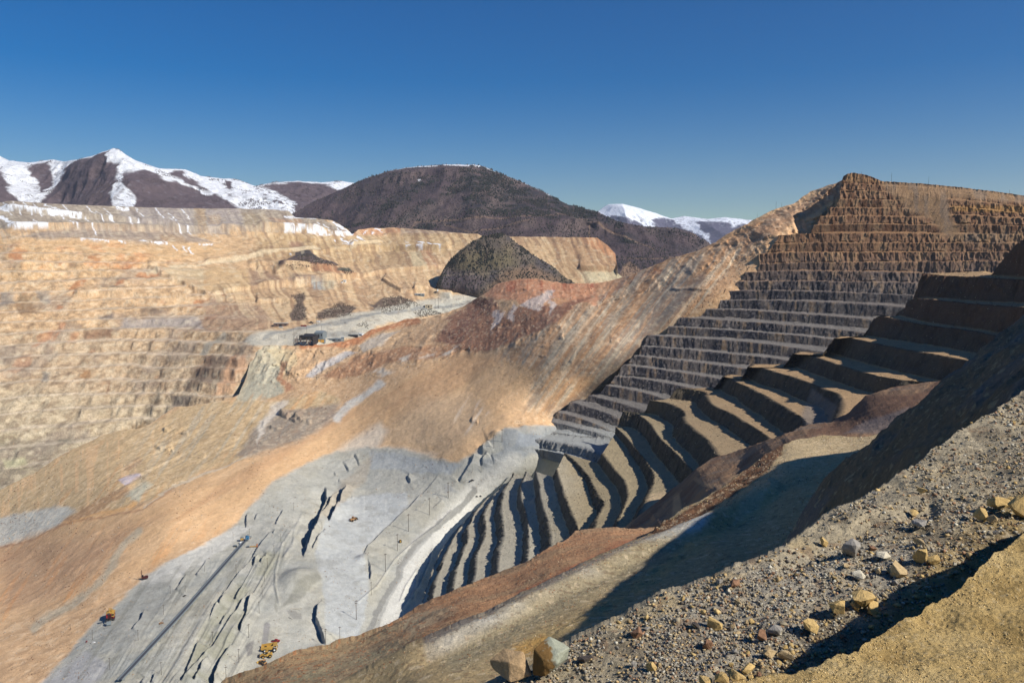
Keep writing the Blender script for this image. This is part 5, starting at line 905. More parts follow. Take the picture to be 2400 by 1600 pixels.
MB().prism([(4.6, 5.6), (5.2, 6.2), (11.6, 3.2), (11.2, 2.5)], -1.5, -1.2).prism([(4.6, 5.6), (5.2, 6.2), (11.6, 3.2), (11.2, 2.5)], 1.2, 1.5).build('dipper_arm', m_dark, t); MB().prism([(10.8, .8), (13.4, .4), (13.6, 1.0), (13.0, 3.6), (11.0, 3.6)], -1.9, 1.9).build('dipper', m_grey, t); MB().tube((11.6, 0, 10.0), (12.0, 0, 3.6), .1, 5).build('hoist_rope', m_dark, t)

# drill rig
p = pick(FLOOR, 340, 1356); s_ = sized(p, 20) / 11
t = thing('drill_rig', 'dark red blasthole drill rig with raised mast on the pale bench', 'drill', p, math.radians(200), s_)
tracks(t, 2.6, 1.8, .8, 1.3); MB().box(-4.0, 3.4, -1.8, 1.8, 1.4, 3.6).box(-3.4, -.4, -1.4, 1.4, 3.6, 4.3).build('body', m_rust, t); MB().box(1.8, 3.5, -1.7, -.1, 3.6, 5.4).build('cab', m_glass, t)
m_ = MB()
for x in (3.7, 4.8):
    for y in (.2, 1.4): m_.tube((x, y, .8), (x - .6, y, 13.0), .12, 5)
for k in range(9):
    z = 1.2 + k * 1.4; x = 3.7 - .05 * (z); m_.tube((x, .2, z), (x + 1.1, 1.4, z + .7), .07, 4).tube((x, 1.4, z + .7), (x + 1.1, .2, z + 1.4), .07, 4)
m_.build('mast', m_rust, t); MB().tube((3.9, .8, .2), (3.6, .8, 12), .14, 6).build('drill_rod', m_dark, t)
for x, y in ((-3.6, -1.6), (-3.6, 1.6), (3.2, -1.6), (3.2, 1.9)): MB().tube((x, y, 0), (x, y, 1.6), .18, 8).tube((x, y, 0), (x, y, .12), .5, 10).build('jack', m_dark, t)

# overland conveyor and its loading station
a = pick(FLOOR, 574, 1272); b = pick(FLOOR, 430, 1438); c_ = pick(FLOOR, 282, 1600); e_ = pick(FLOOR, 262, 1622); up = Vector((0, 0, 3.2))
t = thing('conveyor', 'long dark belt conveyor climbing across the grey benches', 'conveyor', a, 0); bel = MB(); rail = MB(); line = []
n_ = 60
for k in range(n_ + 1):
    f = k / n_; q = (a.lerp(b, f / .5) if f < .5 else b.lerp(c_, (f - .5) / .5)); line.append(q)
zs = np.array([q.z for q in line]); zs = np.convolve(np.pad(zs, 6, 'edge'), np.ones(13) / 13, 'valid')
for q, z_ in zip(line, zs): q.z = float(z_) + 3.4
d_ = (c_ - a); d_.z = 0; d_.normalize(); sdv = Vector((-d_.y, d_.x, 0))
def ribbon(mb, off, w, z0, z1):
    vs = []; fs = []
    for q in line:
        o_ = q - a; vs += [o_ + sdv * (off - w) + Vector((0, 0, z0)), o_ + sdv * (off + w) + Vector((0, 0, z0)), o_ + sdv * (off + w) + Vector((0, 0, z1)), o_ + sdv * (off - w) + Vector((0, 0, z1))]
    for k in range(n_):
        i = k * 4
        for u, v in ((0, 1), (1, 2), (2, 3), (3, 0)): fs.append((i + u, i + v, i + v + 4, i + u + 4))
    fs += [(0, 1, 2, 3), (n_ * 4 + 3, n_ * 4 + 2, n_ * 4 + 1, n_ * 4)]; mb.add(vs, fs); return mb
ribbon(MB(), 0, 1.3, 0, .5).build('belt', m_belt, t); ribbon(ribbon(MB(), 2.0, .25, -.9, .5), -2.0, .25, -.9, .5).build('frame', m_grey, t); ribbon(MB(), -3.0, .7, -.3, -.1).build('walkway', m_grey, t)
for k in range(1, n_, 2):
    q = line[k] - a; mb = MB()
    for o_ in (-1.9, 1.9): mb.tube(q + sdv * o_ + Vector((0, 0, -5.5)), q + sdv * o_ + Vector((0, 0, -.5)), .22, 5)
    mb.tube(q + sdv * -2 + Vector((0, 0, -1.2)), q + sdv * 2 + Vector((0, 0, -1.2)), .2, 5).build('support_leg', m_grey, t)
def station(x, y, pix): p = pick(FLOOR, x, y); return p, sized(p, pix)
p, u = station(580, 1268, 10)
t = thing('crusher', 'blue roofed crusher station at the head of the conveyor', 'crusher', p, .5, u / 10)
MB().box(-4, 4, -3.5, 3.5, 6, 12).build('housing', m_blue, t, .1); MB().prism([(-4.4, 12), (4.4, 12), (0, 14.4)], -3.8, 3.8).build('roof', m_blue, t); mb = MB()
for x in (-3.6, 0, 3.6):
    for y in (-3.2, 3.2): mb.box(x - .3, x + .3, y - .3, y + .3, -1, 6)
mb.build('frame', m_grey, t); MB().prism([(-2.6, 6), (2.6, 6), (1.0, 2.6), (-1.0, 2.6)], -2.4, 2.4).build('chute', m_dark, t); MB().box(-1, 1.2, -3.6, -3.5, 8, 10).build('window', m_glass, t); MB().tube((2.6, 2, 13), (2.6, 2, 18), .5, 8).build('vent_pipe', m_dark, t)
p, u = station(567, 1268, 10)
t = thing('hopper', 'yellow feed hopper between the blue crusher and the white tank', 'hopper', p, .3, u / 10)
MB().prism([(-4.2, 9), (4.2, 9), (1.4, 4), (-1.4, 4)], -3.4, 3.4).build('bin', m_yel, t); mb = MB()
for x in (-3.6, 3.6):
    for y in (-3, 3): mb.tube((x, y, -1), (x, y, 9), .3, 6)
mb.build('frame', m_yel, t); MB().box(-4.4, 4.4, -3.6, 3.6, 9, 9.4).build('deck', m_grey, t); MB().box(-2, 1.5, -1, 1.5, 9.4, 12).build('control_room', m_grey, t)
p, u = station(564, 1275, 6)
t = thing('storage_tank', 'round white storage tank at the foot of the yellow hopper', 'tank', p, 0, u / 7); MB().tube((0, 0, 0), (0, 0, 6), 3.4, 24).build('shell', m_white, t); MB().tube((0, 0, 6), (0, 0, 7.2), 3.5, 24, .6).build('lid', m_white, t)
p, u = station(603, 1281, 6)
t = thing('container', 'orange container standing on end beyond the crusher', 'container', p, .2, u / 5); MB().box(-1.2, 1.2, -2, 2, 0, 6.5).build('shell', m_orange, t, .05); MB().box(-1.26, -1.2, -1.8, 1.8, .2, 6.3).build('door', m_dark, t)
p, u = station(594, 1282, 16)
t = thing('transfer_conveyor', 'short low conveyor joining the orange container to the crusher', 'conveyor', p, .15, u / 16); MB().box(-8, 8, -1, 1, 2.4, 3).build('belt', m_belt, t); MB().box(-8, 8, -1.3, -1.1, 1.9, 3.1).box(-8, 8, 1.1, 1.3, 1.9, 3.1).build('frame', m_amber, t)
for x in (-7, -2, 3, 7): MB().box(x - .2, x + .2, -1.2, 1.2, -1, 2).build('support_leg', m_grey, t)
for x, y, pix, mt, lb in ((552, 1281, 9, m_dark, 'dark machine shed left of the white tank'), (557, 1290, 9, m_concrete, 'pale shed beside the lower end of the crusher station'), (587, 1260, 8, m_concrete, 'pale hut behind the blue crusher'), (581, 1282, 7, m_dark, 'small dark hut under the crusher deck')):
    p, u = station(x, y, pix); t = thing('shed', lb, 'shed', p, .35, u / 9); MB().box(-4, 4, -2.6, 2.6, -1, 3.4).build('wall', mt, t); MB().prism([(-4.3, 3.4), (4.3, 3.4), (4.3, 3.8), (0, 4.8), (-4.3, 3.8)], -2.9, 2.9).build('roof', m_grey, t); MB().box(-1, 1, -2.68, -2.6, -.6, 2.2).build('door', m_dark, t); MB().box(2, 3.2, -2.66, -2.6, 1, 2.2).build('window', m_glass, t)

# power poles
def pole(label, p, h, group, arm=True, double=False, name='power_pole', rz=.5):
    t = thing(name, label, 'pole', p, rz, 1, group); r = max(.16, h * .014); MB().tube((0, 0, -1), (0, 0, h), r, 8, r * .7).build('shaft', m_wood, t)
    if arm: MB().box(-h * .08, h * .08, -r * .7, r * .7, h * .93, h * .93 + r * 1.4).build('crossarm', m_wood, t)
    if double: MB().box(-h * .07, h * .07, -r * .7, r * .7, h * .84, h * .84 + r * 1.3).build('crossarm', m_wood, t)
    return t
ramp_p = [(1618, 295, 180), (1490, 410, 285), (1345, 525, 395), (1270, 655, 530), (1185, 800, 665), (1090, 960, 860), (985, 1130, 985), (870, 1285, 1165), (775, 1300, 1180)]
names = ['ninth', 'eighth', 'seventh', 'sixth', 'fifth', 'fourth', 'third', 'second', 'first']
for (x, yb, yt), nm in zip(ramp_p, names):
    X, Yb, Yt = 500 + x / 2.94, 1067 + yb / 2.94, 1067 + yt / 2.94; p = pick(FLOOR, X, Yb); pole(nm + ' pole from the bottom in the line beside the haul ramp', p, sized(p, Yb - Yt), 'power poles beside the haul ramp', double=nm in ('first', 'third'))
far_p = [(1107, 1107.8, 1087, 'tall pole at the top end of the ramp below the dark fin'), (1128, 1107.8, 1087, 'pole against the dark fin at the head of the ramp'), (1231, 1098, 1073, 'pole beside the highest terraces above the ramp')]
for X, Yb, Yt, lb in far_p: p = pick(FLOOR, X, Yb); pole(lb, p, sized(p, Yb - Yt), 'poles at the head of the ramp', arm=False)
west = [(1112, 1510, 1410), (755, 1470, 1380), (950, 1275, 1190), (640, 1270, 1195), (485, 1200, 1160), (1125, 1095, 1020), (1175, 950, 890), (1275, 935, 890), (1410, 800, 755), (1460, 670, 630), (1605, 580, 525), (1720, 560, 500), (2220, 510, 455), (2025, 375, 320), (1625, 815, 745), (1935, 600, 535), (1888, 690, 610), (1842, 775, 700), (1825, 865, 790), (1808, 970, 885), (1788, 1085, 995), (1715, 1255, 1150), (1645, 1425, 1320), (1558, 1567, 1440), (1465, 1300, 1200)]
wl = ['near the lower end of the conveyor', 'by the dark ledge left of the conveyor', 'on the track left of the conveyor', 'beside the white pickup', 'at the edge of the orange slope', 'above the conveyor, left side', 'above the small ochre loader', 'close to the dark pickup by the conveyor', 'on the slope under the pale bench', 'below the orange landslide edge', 'left of the white tank', 'right behind the blue crusher', 'on the bench right of the black fins', 'at the top of the narrow benches', 'between the conveyor and the black ledges', 'uppermost beside the narrow service road', 'second from the top beside the narrow service road', 'third from the top beside the narrow service road', 'fourth from the top beside the narrow service road', 'fifth from the top beside the narrow service road', 'sixth from the top beside the narrow service road', 'behind the yellow haul truck', 'left of the bulldozer', 'at the very bottom below the bulldozer', 'among the black ledges below the conveyor']
for (x, yb, yt), lb in zip(west, wl):
    X, Yb, Yt = x / 2.94, 1067 + yb / 2.94, 1067 + yt / 2.94; p = pick(FLOOR, X, Yb); pole('thin wooden pole ' + lb, p, sized(p, Yb - Yt), 'power poles on the pit floor')
for (X, Yb, Yt), lb in zip([(1157, 1050, 1017), (1177, 1036, 1005)], ['left pole of the braced pair above the black fins', 'right pole of the braced pair above the black fins']):
    p = pick(FLOOR, X, Yb); pole(lb, p, sized(p, Yb - Yt), 'braced poles above the fins', arm=True)
# masts on the right-hand ridge
for X, Yb, Yt, lb, sh in ((1818, 486, 469, 'left one of the close pair of masts on the sloping ridge', FLOOR), (1832, 482, 472, 'right one of the close pair of masts on the sloping ridge', FLOOR), (1775, 511, 500, 'lone mast lowest on the sloping ridge', FLOOR), (2019, 411, 403, 'small mast just right of the summit', 'mine_wall'), (2089, 427, 406, 'tall mast on the flat ridge right of the summit', 'mine_wall'), (2176, 433, 415, 'tall mast midway along the right ridge', 'mine_wall'), (2366, 452, 443, 'short mast near the right end of the ridge', 'mine_wall')):
    p = pick(sh, X, Yb); pole(lb, p, sized(p, Yb - Yt), 'masts on the right ridge', arm=False, name='radio_mast')
# poles on the plateau
for X, Yb, Yt, lb in ((653, 795, 784, 'leftmost pole on the plateau'), (668, 794, 783, 'pole left of the wrecked shed on the plateau'), (719, 780, 762, 'pole rising behind the wrecked shed'), (754, 780, 763, 'pole behind the grey shed'), (767, 783, 767, 'pole right of the grey shed'), (742, 762, 740, 'pole by the white trailer'), (799, 755, 740, 'pole beside the plateau road'), (1027, 722, 697, 'tall pole by the beige building'), (1020, 722, 700, 'pole left of the tall pole by the beige building'), (820, 783, 773, 'pole by the pale equipment yard'), (688, 783, 768, 'pole beside the road bend on the plateau')):
    p = pick(WALL, X, Yb); pole('thin ' + lb, p, sized(p, Yb - Yt), 'poles on the plateau')

# buildings on the plateau
def shed(name, label, x, y, wpx, hpx, dpx, wall, roof, rz=0.0, flat=False, cat='building'):
    p = pick(WALL, x, y); w_, h_, d2 = sized(p, wpx), sized(p, hpx), sized(p, dpx); t = thing(name, label, cat, p, rz)
    MB().box(-w_ / 2, w_ / 2, -d2 / 2, d2 / 2, -3, h_).build('wall', wall, t)
    if flat: MB().box(-w_ / 2 - .4, w_ / 2 + .4, -d2 / 2 - .4, d2 / 2 + .4, h_, h_ + .6).build('roof', roof, t)
    else: MB().prism([(-d2 / 2 - .5, h_), (d2 / 2 + .5, h_), (0, h_ * 1.35)], -w_ / 2 - .5, w_ / 2 + .5, Matrix.Rotation(math.pi / 2, 4, 'Z')).build('roof', roof, t)
    MB().box(-w_ * .1, w_ * .1, -d2 / 2 - .1, -d2 / 2, 0, h_ * .7).build('door', m_dark, t)
    for f in (-.35, .3): MB().box(w_ * f, w_ * (f + .1), -d2 / 2 - .1, -d2 / 2, h_ * .4, h_ * .75).build('window', m_glass, t)
    return t
p = pick(WALL, 718, 804); W_, H_2, D2 = sized(p, 46), sized(p, 18), sized(p, 34)
t = thing('wrecked_shed', 'large black wrecked steel shed hanging over the scarp edge', 'building', p, -.12); x0, x1, y0, y1 = -W_ / 2, W_ / 2, -D2 / 2, D2 / 2
mb = MB()
for i in range(7):
    x = x0 + (x1 - x0) * i / 6
    for y in (y0, y1): mb.box(x - .35, x + .35, y - .35, y + .35, -4, H_2)
    mb.tube((x, y0, H_2), (x, 0, H_2 * 1.28), .35, 4).tube((x, 0, H_2 * 1.28), (x, y1, H_2), .35, 4)
for y in (y0, y1):
    for z in (.35, .7, 1.0): mb.box(x0, x1, y - .3, y + .3, H_2 * z - .3, H_2 * z + .3)
mb.build('steel_frame', m_dark, t); MB().box(x0, x1, y1 - .3, y1 - .1, -3, H_2).box(x1 - .3, x1 - .1, y0, y1, -3, H_2).build('wall', m_dark, t)
MB().prism([(y0, H_2), (0, H_2 * 1.28), (0, H_2 * 1.28 + .5), (y0, H_2 + .5)], -x1, -(x0 + (x1 - x0) * .45), Matrix.Rotation(math.pi / 2, 4, 'Z')).build('roof', m_dark, t)
rr = random.Random(4); mb = MB()
for k in range(26):
    x = rr.uniform(x0 - 4, x0 + W_ * .8); y = rr.uniform(y0 - 3, y0 + 6); z = rr.uniform(0, H_2 * .8); mb.tube((x, y, z), (x + rr.uniform(-6, 6), y + rr.uniform(-4, 4), max(-2, z + rr.uniform(-6, 4))), .28, 4)
mb.build('torn_beams', m_grey, t)
mb = MB()
for k in range(9):
    x = x0 + W_ * (.05 + .9 * k / 9); mb.box(x, x + 2.6, y0 - .5, y0 - .3, rr.uniform(0, 5), rr.uniform(6, H_2 * .9))
mb.build('torn_panels', m_brown, t)
shed('steel_shed', 'grey gabled steel shed behind the wrecked shed', 752, 791, 20, 12, 30, m_grey, m_grey, -.1)
p = pick(WALL, 752, 802); t = thing('amber_shed', 'low amber coloured shed with two panels right of the wreck', 'building', p, -.1); W_, H_2 = sized(p, 18), sized(p, 7)
MB().box(-W_ / 2, W_ / 2, 0, 10, -3, H_2).build('wall', m_grey, t); MB().box(-W_ / 2 - .3, W_ / 2 + .3, -.3, 10.3, H_2, H_2 + .5).build('roof', m_grey, t)
for x in (-W_ * .46, W_ * .04): MB().box(x, x + W_ * .42, -.25, 0, .3, H_2 * .92).build('panel', m_amber, t)
shed('warehouse', 'long low grey flat warehouse right of the amber shed', 785, 797, 34, 4, 22, m_grey, m_grey, -.08, True)
shed('long_shed', 'long brown low shed below the dump at the left end of the plateau', 659, 764, 32, 7, 12, m_brown, m_concrete, .02, True)
shed('workshop', 'beige workshop beside the plateau road near the conical hill', 1004, 720, 17, 6, 14, m_beige, m_beige, .1, True)
shed('office_block', 'small pale office block on the terrace left of the white tower', 984, 692, 22, 4, 10, m_grey, m_white, 0, True)
shed('hut', 'white hut on the ridge right of the scrub knoll', 808, 661, 6, 5, 5, m_white, m_white, 0, True, 'hut')
shed('cabin', 'tiny white cabin left of the white hut', 801, 663, 4, 2.5, 4, m_white, m_white, 0, True, 'hut')
p = pick(WALL, 1025, 687); t = thing('water_tower', 'white water tower at the left foot of the conical hill', 'tower', p); h = sized(p, 8)
MB().tube((0, 0, h * .45), (0, 0, h), h * .22, 14).build('tank', m_white, t); mb = MB()
for x, y in ((-1, -1), (1, -1), (1, 1), (-1, 1)): mb.tube((x * h * .15, y * h * .15, -2), (x * h * .13, y * h * .13, h * .45), .4, 5)
mb.build('leg_frame', m_grey, t)
shed('trailer', 'white trailer parked on the plateau behind the road', 746, 754, 8, 2.5, 5, m_white, m_white, .1, True, 'trailer'); shed('trailer', 'dark red trailer parked left of the white trailer', 711, 764, 12, 2.5, 4, m_red, m_red, .05, True, 'trailer'); shed('trailer', 'pale trailer in front of the long brown shed', 658, 768, 9, 2, 4, m_concrete, m_white, -.1, True, 'trailer')
shed('tank_shed', 'grey equipment shed in the yard at the scarp edge', 803, 796, 7, 7, 7, m_grey, m_white, .2, True, 'shed'); shed('canopy', 'white canopy tent at the right end of the equipment yard', 846, 786, 10, 4, 8, m_white, m_white, -.5, False, 'tent'); shed('machine_shed', 'dark long machine shed between the grey shed and the white tent', 828, 788, 22, 4, 6, m_dark, m_grey, -.08, True, 'shed')
for X, Y_, lb, mt in ((728, 757, 'dark haul truck parked behind the plateau road', m_dark), (669, 785, 'pale pickup at the left bend of the plateau road', m_white), (775, 762, 'small white pickup driving on the plateau road', m_white), (808, 757, 'small grey pickup driving on the plateau road', m_grey)):
    p = pick(WALL, X, Y_); pickup(lb, p, .2, sized(p, 12 if mt is m_dark else 5) / 5.4, mt)
p = pick(FLOOR, 686, 1427); s_ = sized(p, 42) / 10; tagm(MB().tube((-5, 0, .25), (5, 0, .25), .12, 8).build('pipe', m_beige), 'long pale pipe lying across the floor above the parked machines', 'pipe'); o = COL.objects[-1]; o.location = p; o.scale = (s_,) * 3; o.rotation_euler = (0, 0, -.05)
p = pick(FLOOR, 678, 1447); tagm(MB().tube((-5, 0, .25), (5, 0, .1), .16, 8).build('pipe', m_dark), 'dark bent pipe lying behind the haul truck', 'pipe'); o = COL.objects[-1]; o.location = p; o.scale = (sized(p, 26) / 10,) * 3; o.rotation_euler = (0, 0, -.7)

# ------------------------------------------------------------------ stones
def hull(seed, n=16, fl=(1, 1, .7)):
    import bmesh
    rr = random.Random(seed); bm = bmesh.new()
    for _ in range(n):
        v = Vector((rr.gauss(0, 1), rr.gauss(0, 1), rr.gauss(0, 1))).normalized() * rr.uniform(.75, 1); bm.verts.new((v.x * fl[0], v.y * fl[1], v.z * fl[2]))
    bmesh.ops.convex_hull(bm, input=bm.verts); bmesh.ops.delete(bm, geom=[v for v in bm.verts if not v.link_faces], context='VERTS')
    bm.verts.ensure_lookup_table(); bm.verts.index_update(); V = [tuple(v.co) for v in bm.verts]; Fc = [[v.index for v in f.verts] for f in bm.faces]; bm.free(); return V, Fc
def stone_mesh(name, seed, n, fl, mat, detail=1, rough=.03):
    import bmesh
    V, Fc = hull(seed, n, fl); me = bpy.data.meshes.new(name); me.from_pydata(V, [], Fc); bm = bmesh.new(); bm.from_mesh(me)
    bmesh.ops.bevel(bm, geom=list(bm.edges), offset=.025, segments=1, affect='EDGES'); bmesh.ops.triangulate(bm, faces=bm.faces)
    for _ in range(detail): bmesh.ops.subdivide_edges(bm, edges=bm.edges, cuts=1, use_grid_fill=True)
    co = np.array([v.co[:] for v in bm.verts]); dn = fbm(co + seed * 7.1, .7, 4, seed) * rough + fbm(co + seed, .18, 3, seed + 3) * rough * .5
    for v, d_ in zip(bm.verts, dn): v.co += v.co.normalized() * float(d_)
    bm.to_mesh(me); bm.free(); me.materials.append(mat); return me
def rock_mat(name, c, var=.25): return material(name, .9, tuple(lin(c)), scales=((.9, var), (5, var), (20, var * .7)), bump=((2.5, .02), (9, .008)))
RM = [rock_mat('tan_stone', (186, 162, 122)), rock_mat('yellow_stone', (196, 166, 110)), rock_mat('grey_stone', (150, 144, 134)), rock_mat('pale_stone', (208, 198, 174)), rock_mat('rusty_stone', (144, 110, 86)), rock_mat('dark_stone', (84, 76, 70))]
RN = ['tan', 'yellow', 'grey', 'pale', 'rusty orange', 'dark']
def place(o, p, px_size, sink=.3, rot=None, sc=(1, 1, 1)):
    r = px_size * p.y / F / 2; o.scale = (r * sc[0], r * sc[1], r * sc[2]); o.location = p + Vector((0, 0, r * sc[2] * (.75 - sink))); o.rotation_euler = rot or (0, 0, 0)
G = 'ground'
def on_ground(x, y):
    b = [pick(n, x, y) for n in (G, 'sand_bank')]; e = [(proj(np.array(q))[0] - x) ** 2 + (proj(np.array(q))[1] - y) ** 2 for q in b]
    ok = [q for q, d_ in zip(b, e) if d_ < 30]; return min(ok, key=lambda q: q.y) if ok else b[0]
# the big two-tone boulder and the slab next to it
def two_tone():
    m = material('veined_boulder_rock', .85, tuple(lin((150, 152, 134))), scales=((1.5, .2), (6, .2)), bump=((3, .01), (12, .004))); t_ = m.node_tree; n = t_.nodes; b = n['Principled BSDF']
    src = b.inputs['Base Color'].links[0].from_socket; tc = n.new('ShaderNodeTexCoord'); sp = n.new('ShaderNodeSeparateXYZ'); no = n.new('ShaderNodeTexNoise'); no.inputs['Scale'].default_value = 2.2; no.inputs['Detail'].default_value = 5
    t_.links.new(tc.outputs['Object'], sp.inputs[0]); t_.links.new(tc.outputs['Object'], no.inputs['Vector']); ad = n.new('ShaderNodeMath'); ad.operation = 'MULTIPLY_ADD'; ad.inputs[1].default_value = 1.1; t_.links.new(no.outputs[0], ad.inputs[0]); t_.links.new(sp.outputs[0], ad.inputs[2])
    mr = n.new('ShaderNodeMapRange'); mr.inputs[1].default_value = .30; mr.inputs[2].default_value = .42; t_.links.new(ad.outputs[0], mr.inputs[0]); mx = n.new('ShaderNodeMix'); mx.data_type = 'RGBA'; t_.links.new(mr.outputs[0], mx.inputs['Factor'])
    mx.inputs['A'].default_value = (*lin((120, 92, 54)), 1); t_.links.new(src, mx.inputs['B']); t_.links.new(mx.outputs['Result'], b.inputs['Base Color']); return m
p = on_ground(1290, 1583); o = bpy.data.objects.new('boulder', stone_mesh('boulder', 11, 15, (.95, .8, 1.05), two_tone(), 3, .06)); COL.objects.link(o); place(o, p, 122, .0, (0.1, -.12, .4)); tagm(o, 'large upright boulder, brown on its left and greenish white on its right', 'boulder')
p = on_ground(1200, 1596); o = bpy.data.objects.new('boulder', stone_mesh('boulder', 23, 12, (1.05, .6, 1.0), rock_mat('buff_slab', (176, 148, 112)), 3, .05)); COL.objects.link(o); place(o, p, 112, .05, (0, .35, -.2)); tagm(o, 'tilted flat buff slab left of the large two-tone boulder', 'boulder')
heroes = [(2018, 1402, 74, 0, 1, 'angular yellow boulder, largest on the gravel above the sandy bank'), (1966, 1424, 44, 1, 1, 'flat yellow block left of the largest yellow boulder'), (2048, 1422, 44, 2, 1, 'yellow boulder right of the largest yellow boulder'), (2004, 1418, 30, 3, 1, 'small yellow block in front of the largest yellow boulder'),
          (2014, 1345, 34, 4, 3, 'pale cube-like rock upslope of the largest yellow boulder'), (1996, 1286, 48, 5, 2, 'mauve grey boulder high on the gravel slope'), (2158, 1300, 50, 6, 1, 'yellow boulder in the cluster between the gravel and the bank'), (2186, 1312, 34, 7, 1, 'pale yellow rock right of the cluster boulder'), (2152, 1270, 30, 8, 0, 'tan rock topping the yellow cluster'),
          (2105, 1335, 46, 9, 0, 'low tan slab with a dark shaded side below the yellow cluster'), (2298, 1206, 38, 10, 1, 'yellow boulder left in the pile at the right edge'), (2340, 1180, 46, 11, 1, 'large yellow boulder in the pile at the right edge'), (2370, 1172, 36, 12, 1, 'yellow block leaning in the pile at the right edge'), (2396, 1190, 60, 13, 1, 'tall yellow boulder cut by the right edge'), (2325, 1218, 26, 14, 0, 'tan rock at the foot of the right edge pile'),
          (2156, 1222, 44, 15, 2, 'dark mauve flat rock on the upper gravel'), (2140, 1202, 28, 0, 1, 'ochre pointed rock behind the dark mauve rock'), (1674, 1458, 42, 2, 1, 'yellow cube-shaped rock on the left gravel'), (1722, 1366, 30, 4, 4, 'rusty orange rock on the crest of the gravel'), (1816, 1476, 36, 5, 2, 'grey rock in the middle of the gravel'), (1784, 1490, 34, 6, 4, 'brown wedge of rock with a black shadow'),
          (1806, 1530, 40, 7, 0, 'pale tan block lower middle of the gravel'), (1840, 1540, 36, 8, 0, 'tan block with a shaded face beside the pale block'), (1726, 1576, 42, 9, 1, 'yellow rock in the bottom pile'), (1692, 1590, 40, 10, 1, 'pale yellow rock left in the bottom pile'), (1752, 1568, 38, 11, 1, 'upper yellow rock of the bottom pile'), (1650, 1596, 50, 12, 1, 'broad yellow slab at the bottom edge'), (1658, 1510, 28, 13, 4, 'rusty rock on the left gravel'),
          (1526, 1560, 34, 14, 1, 'yellow rock right of the dark blade stone'), (1372, 1542, 34, 15, 5, 'dark blade-shaped stone right of the two-tone boulder'), (1630, 1462, 24, 0, 5, 'small black rock left of the yellow cube rock'), (1895, 1470, 40, 1, 1, 'yellow rock on the rim of the shaded hollow'), (2070, 1300, 34, 3, 3, 'pale grey-green rock above the low slab'), (1930, 1272, 24, 6, 1, 'small pale yellow rock on the slope crest'), (2160, 1150, 26, 7, 1, 'ochre rock highest on the gravel slope'), (1490, 1480, 34, 9, 4, 'reddish flat rock near the crest, left part')]
SM = [stone_mesh('stone', 100 + k, 11 + k % 6, ((1, .8, .6), (1, 1, .8), (.9, .7, .9), (1.1, .7, .5))[k % 4], RM[0], 2, .07) for k in range(16)]
SMM = {}
def smesh(k, m):
    if (k, m) not in SMM: me = SM[k].copy(); me.materials[0] = RM[m]; SMM[(k, m)] = me
    return SMM[(k, m)]
rr = random.Random(8)
for x, y, s_, k, m, lb in heroes:
    o = bpy.data.objects.new('boulder', smesh(k, m)); COL.objects.link(o); place(o, on_ground(x, y + s_ * .35), s_ * 1.3, .15, (rr.uniform(-.2, .2), rr.uniform(-.2, .2), rr.uniform(0, 6)), (1, rr.uniform(.8, 1.1), rr.uniform(.85, 1.15))); tagm(o, lb, 'boulder', 'boulders on the foreground gravel')
# a couple of hundred smaller stones as things, the rest of the gravel as one mass
PN = SHEETS[G][0][4:]; nx, ny = proj(PN); PNf = PN.reshape(-1, 3); nx = nx.ravel(); ny = ny.ravel()
inside = (nx > 1080) & (nx < 2420) & (ny < 1640)
dens = .25 + .9 * polymask(nx, ny, K_((-500, 1600), (0, 960), (600, 780), (1000, 640), (1700, 500), (2400, 150), (2400, 560), (1900, 930), (1200, 1320), (700, 1600)), 30) + .8 * stroke(nx, ny, K_((300, 1500), (900, 1150), (1300, 950), (1700, 700), (2200, 350)), 40)
wt = np.where(inside, dens, 0); wt = wt / wt.sum(); rng = np.random.default_rng(5)
kinds = ['stone lying in the foreground gravel', 'stone half sunk in the foreground gravel', 'stone resting on the gravel crest above the haul road', 'stone near the sandy bank']
for q in rng.choice(len(wt), 235, p=wt):
    p = Vector(PNf[q].tolist()); m = int(rng.choice(6, p=[.38, .2, .2, .12, .05, .05])); k = int(rng.integers(16)); s_ = float(9 + 15 * rng.random() ** 2.2)
    if p.y > 17: s_ *= .8
    z = kinds[2] if ny[q] < 1480 - .42 * (nx[q] - 1400) + 30 else (kinds[3] if ny[q] > 1640 - .62 * (nx[q] - 1700) else kinds[int(k % 2)])
    o = bpy.data.objects.new('stone', smesh(k, m)); COL.objects.link(o); place(o, p, s_, .2, (rng.uniform(-.4, .4), rng.uniform(-.4, .4), rng.uniform(0, 6)), (1, rng.uniform(.7, 1.1), rng.uniform(.7, 1.1)))
    tagm(o, 'small %s angular %s' % (RN[m], z), 'stone', 'small %s %s' % (RN[m], z))
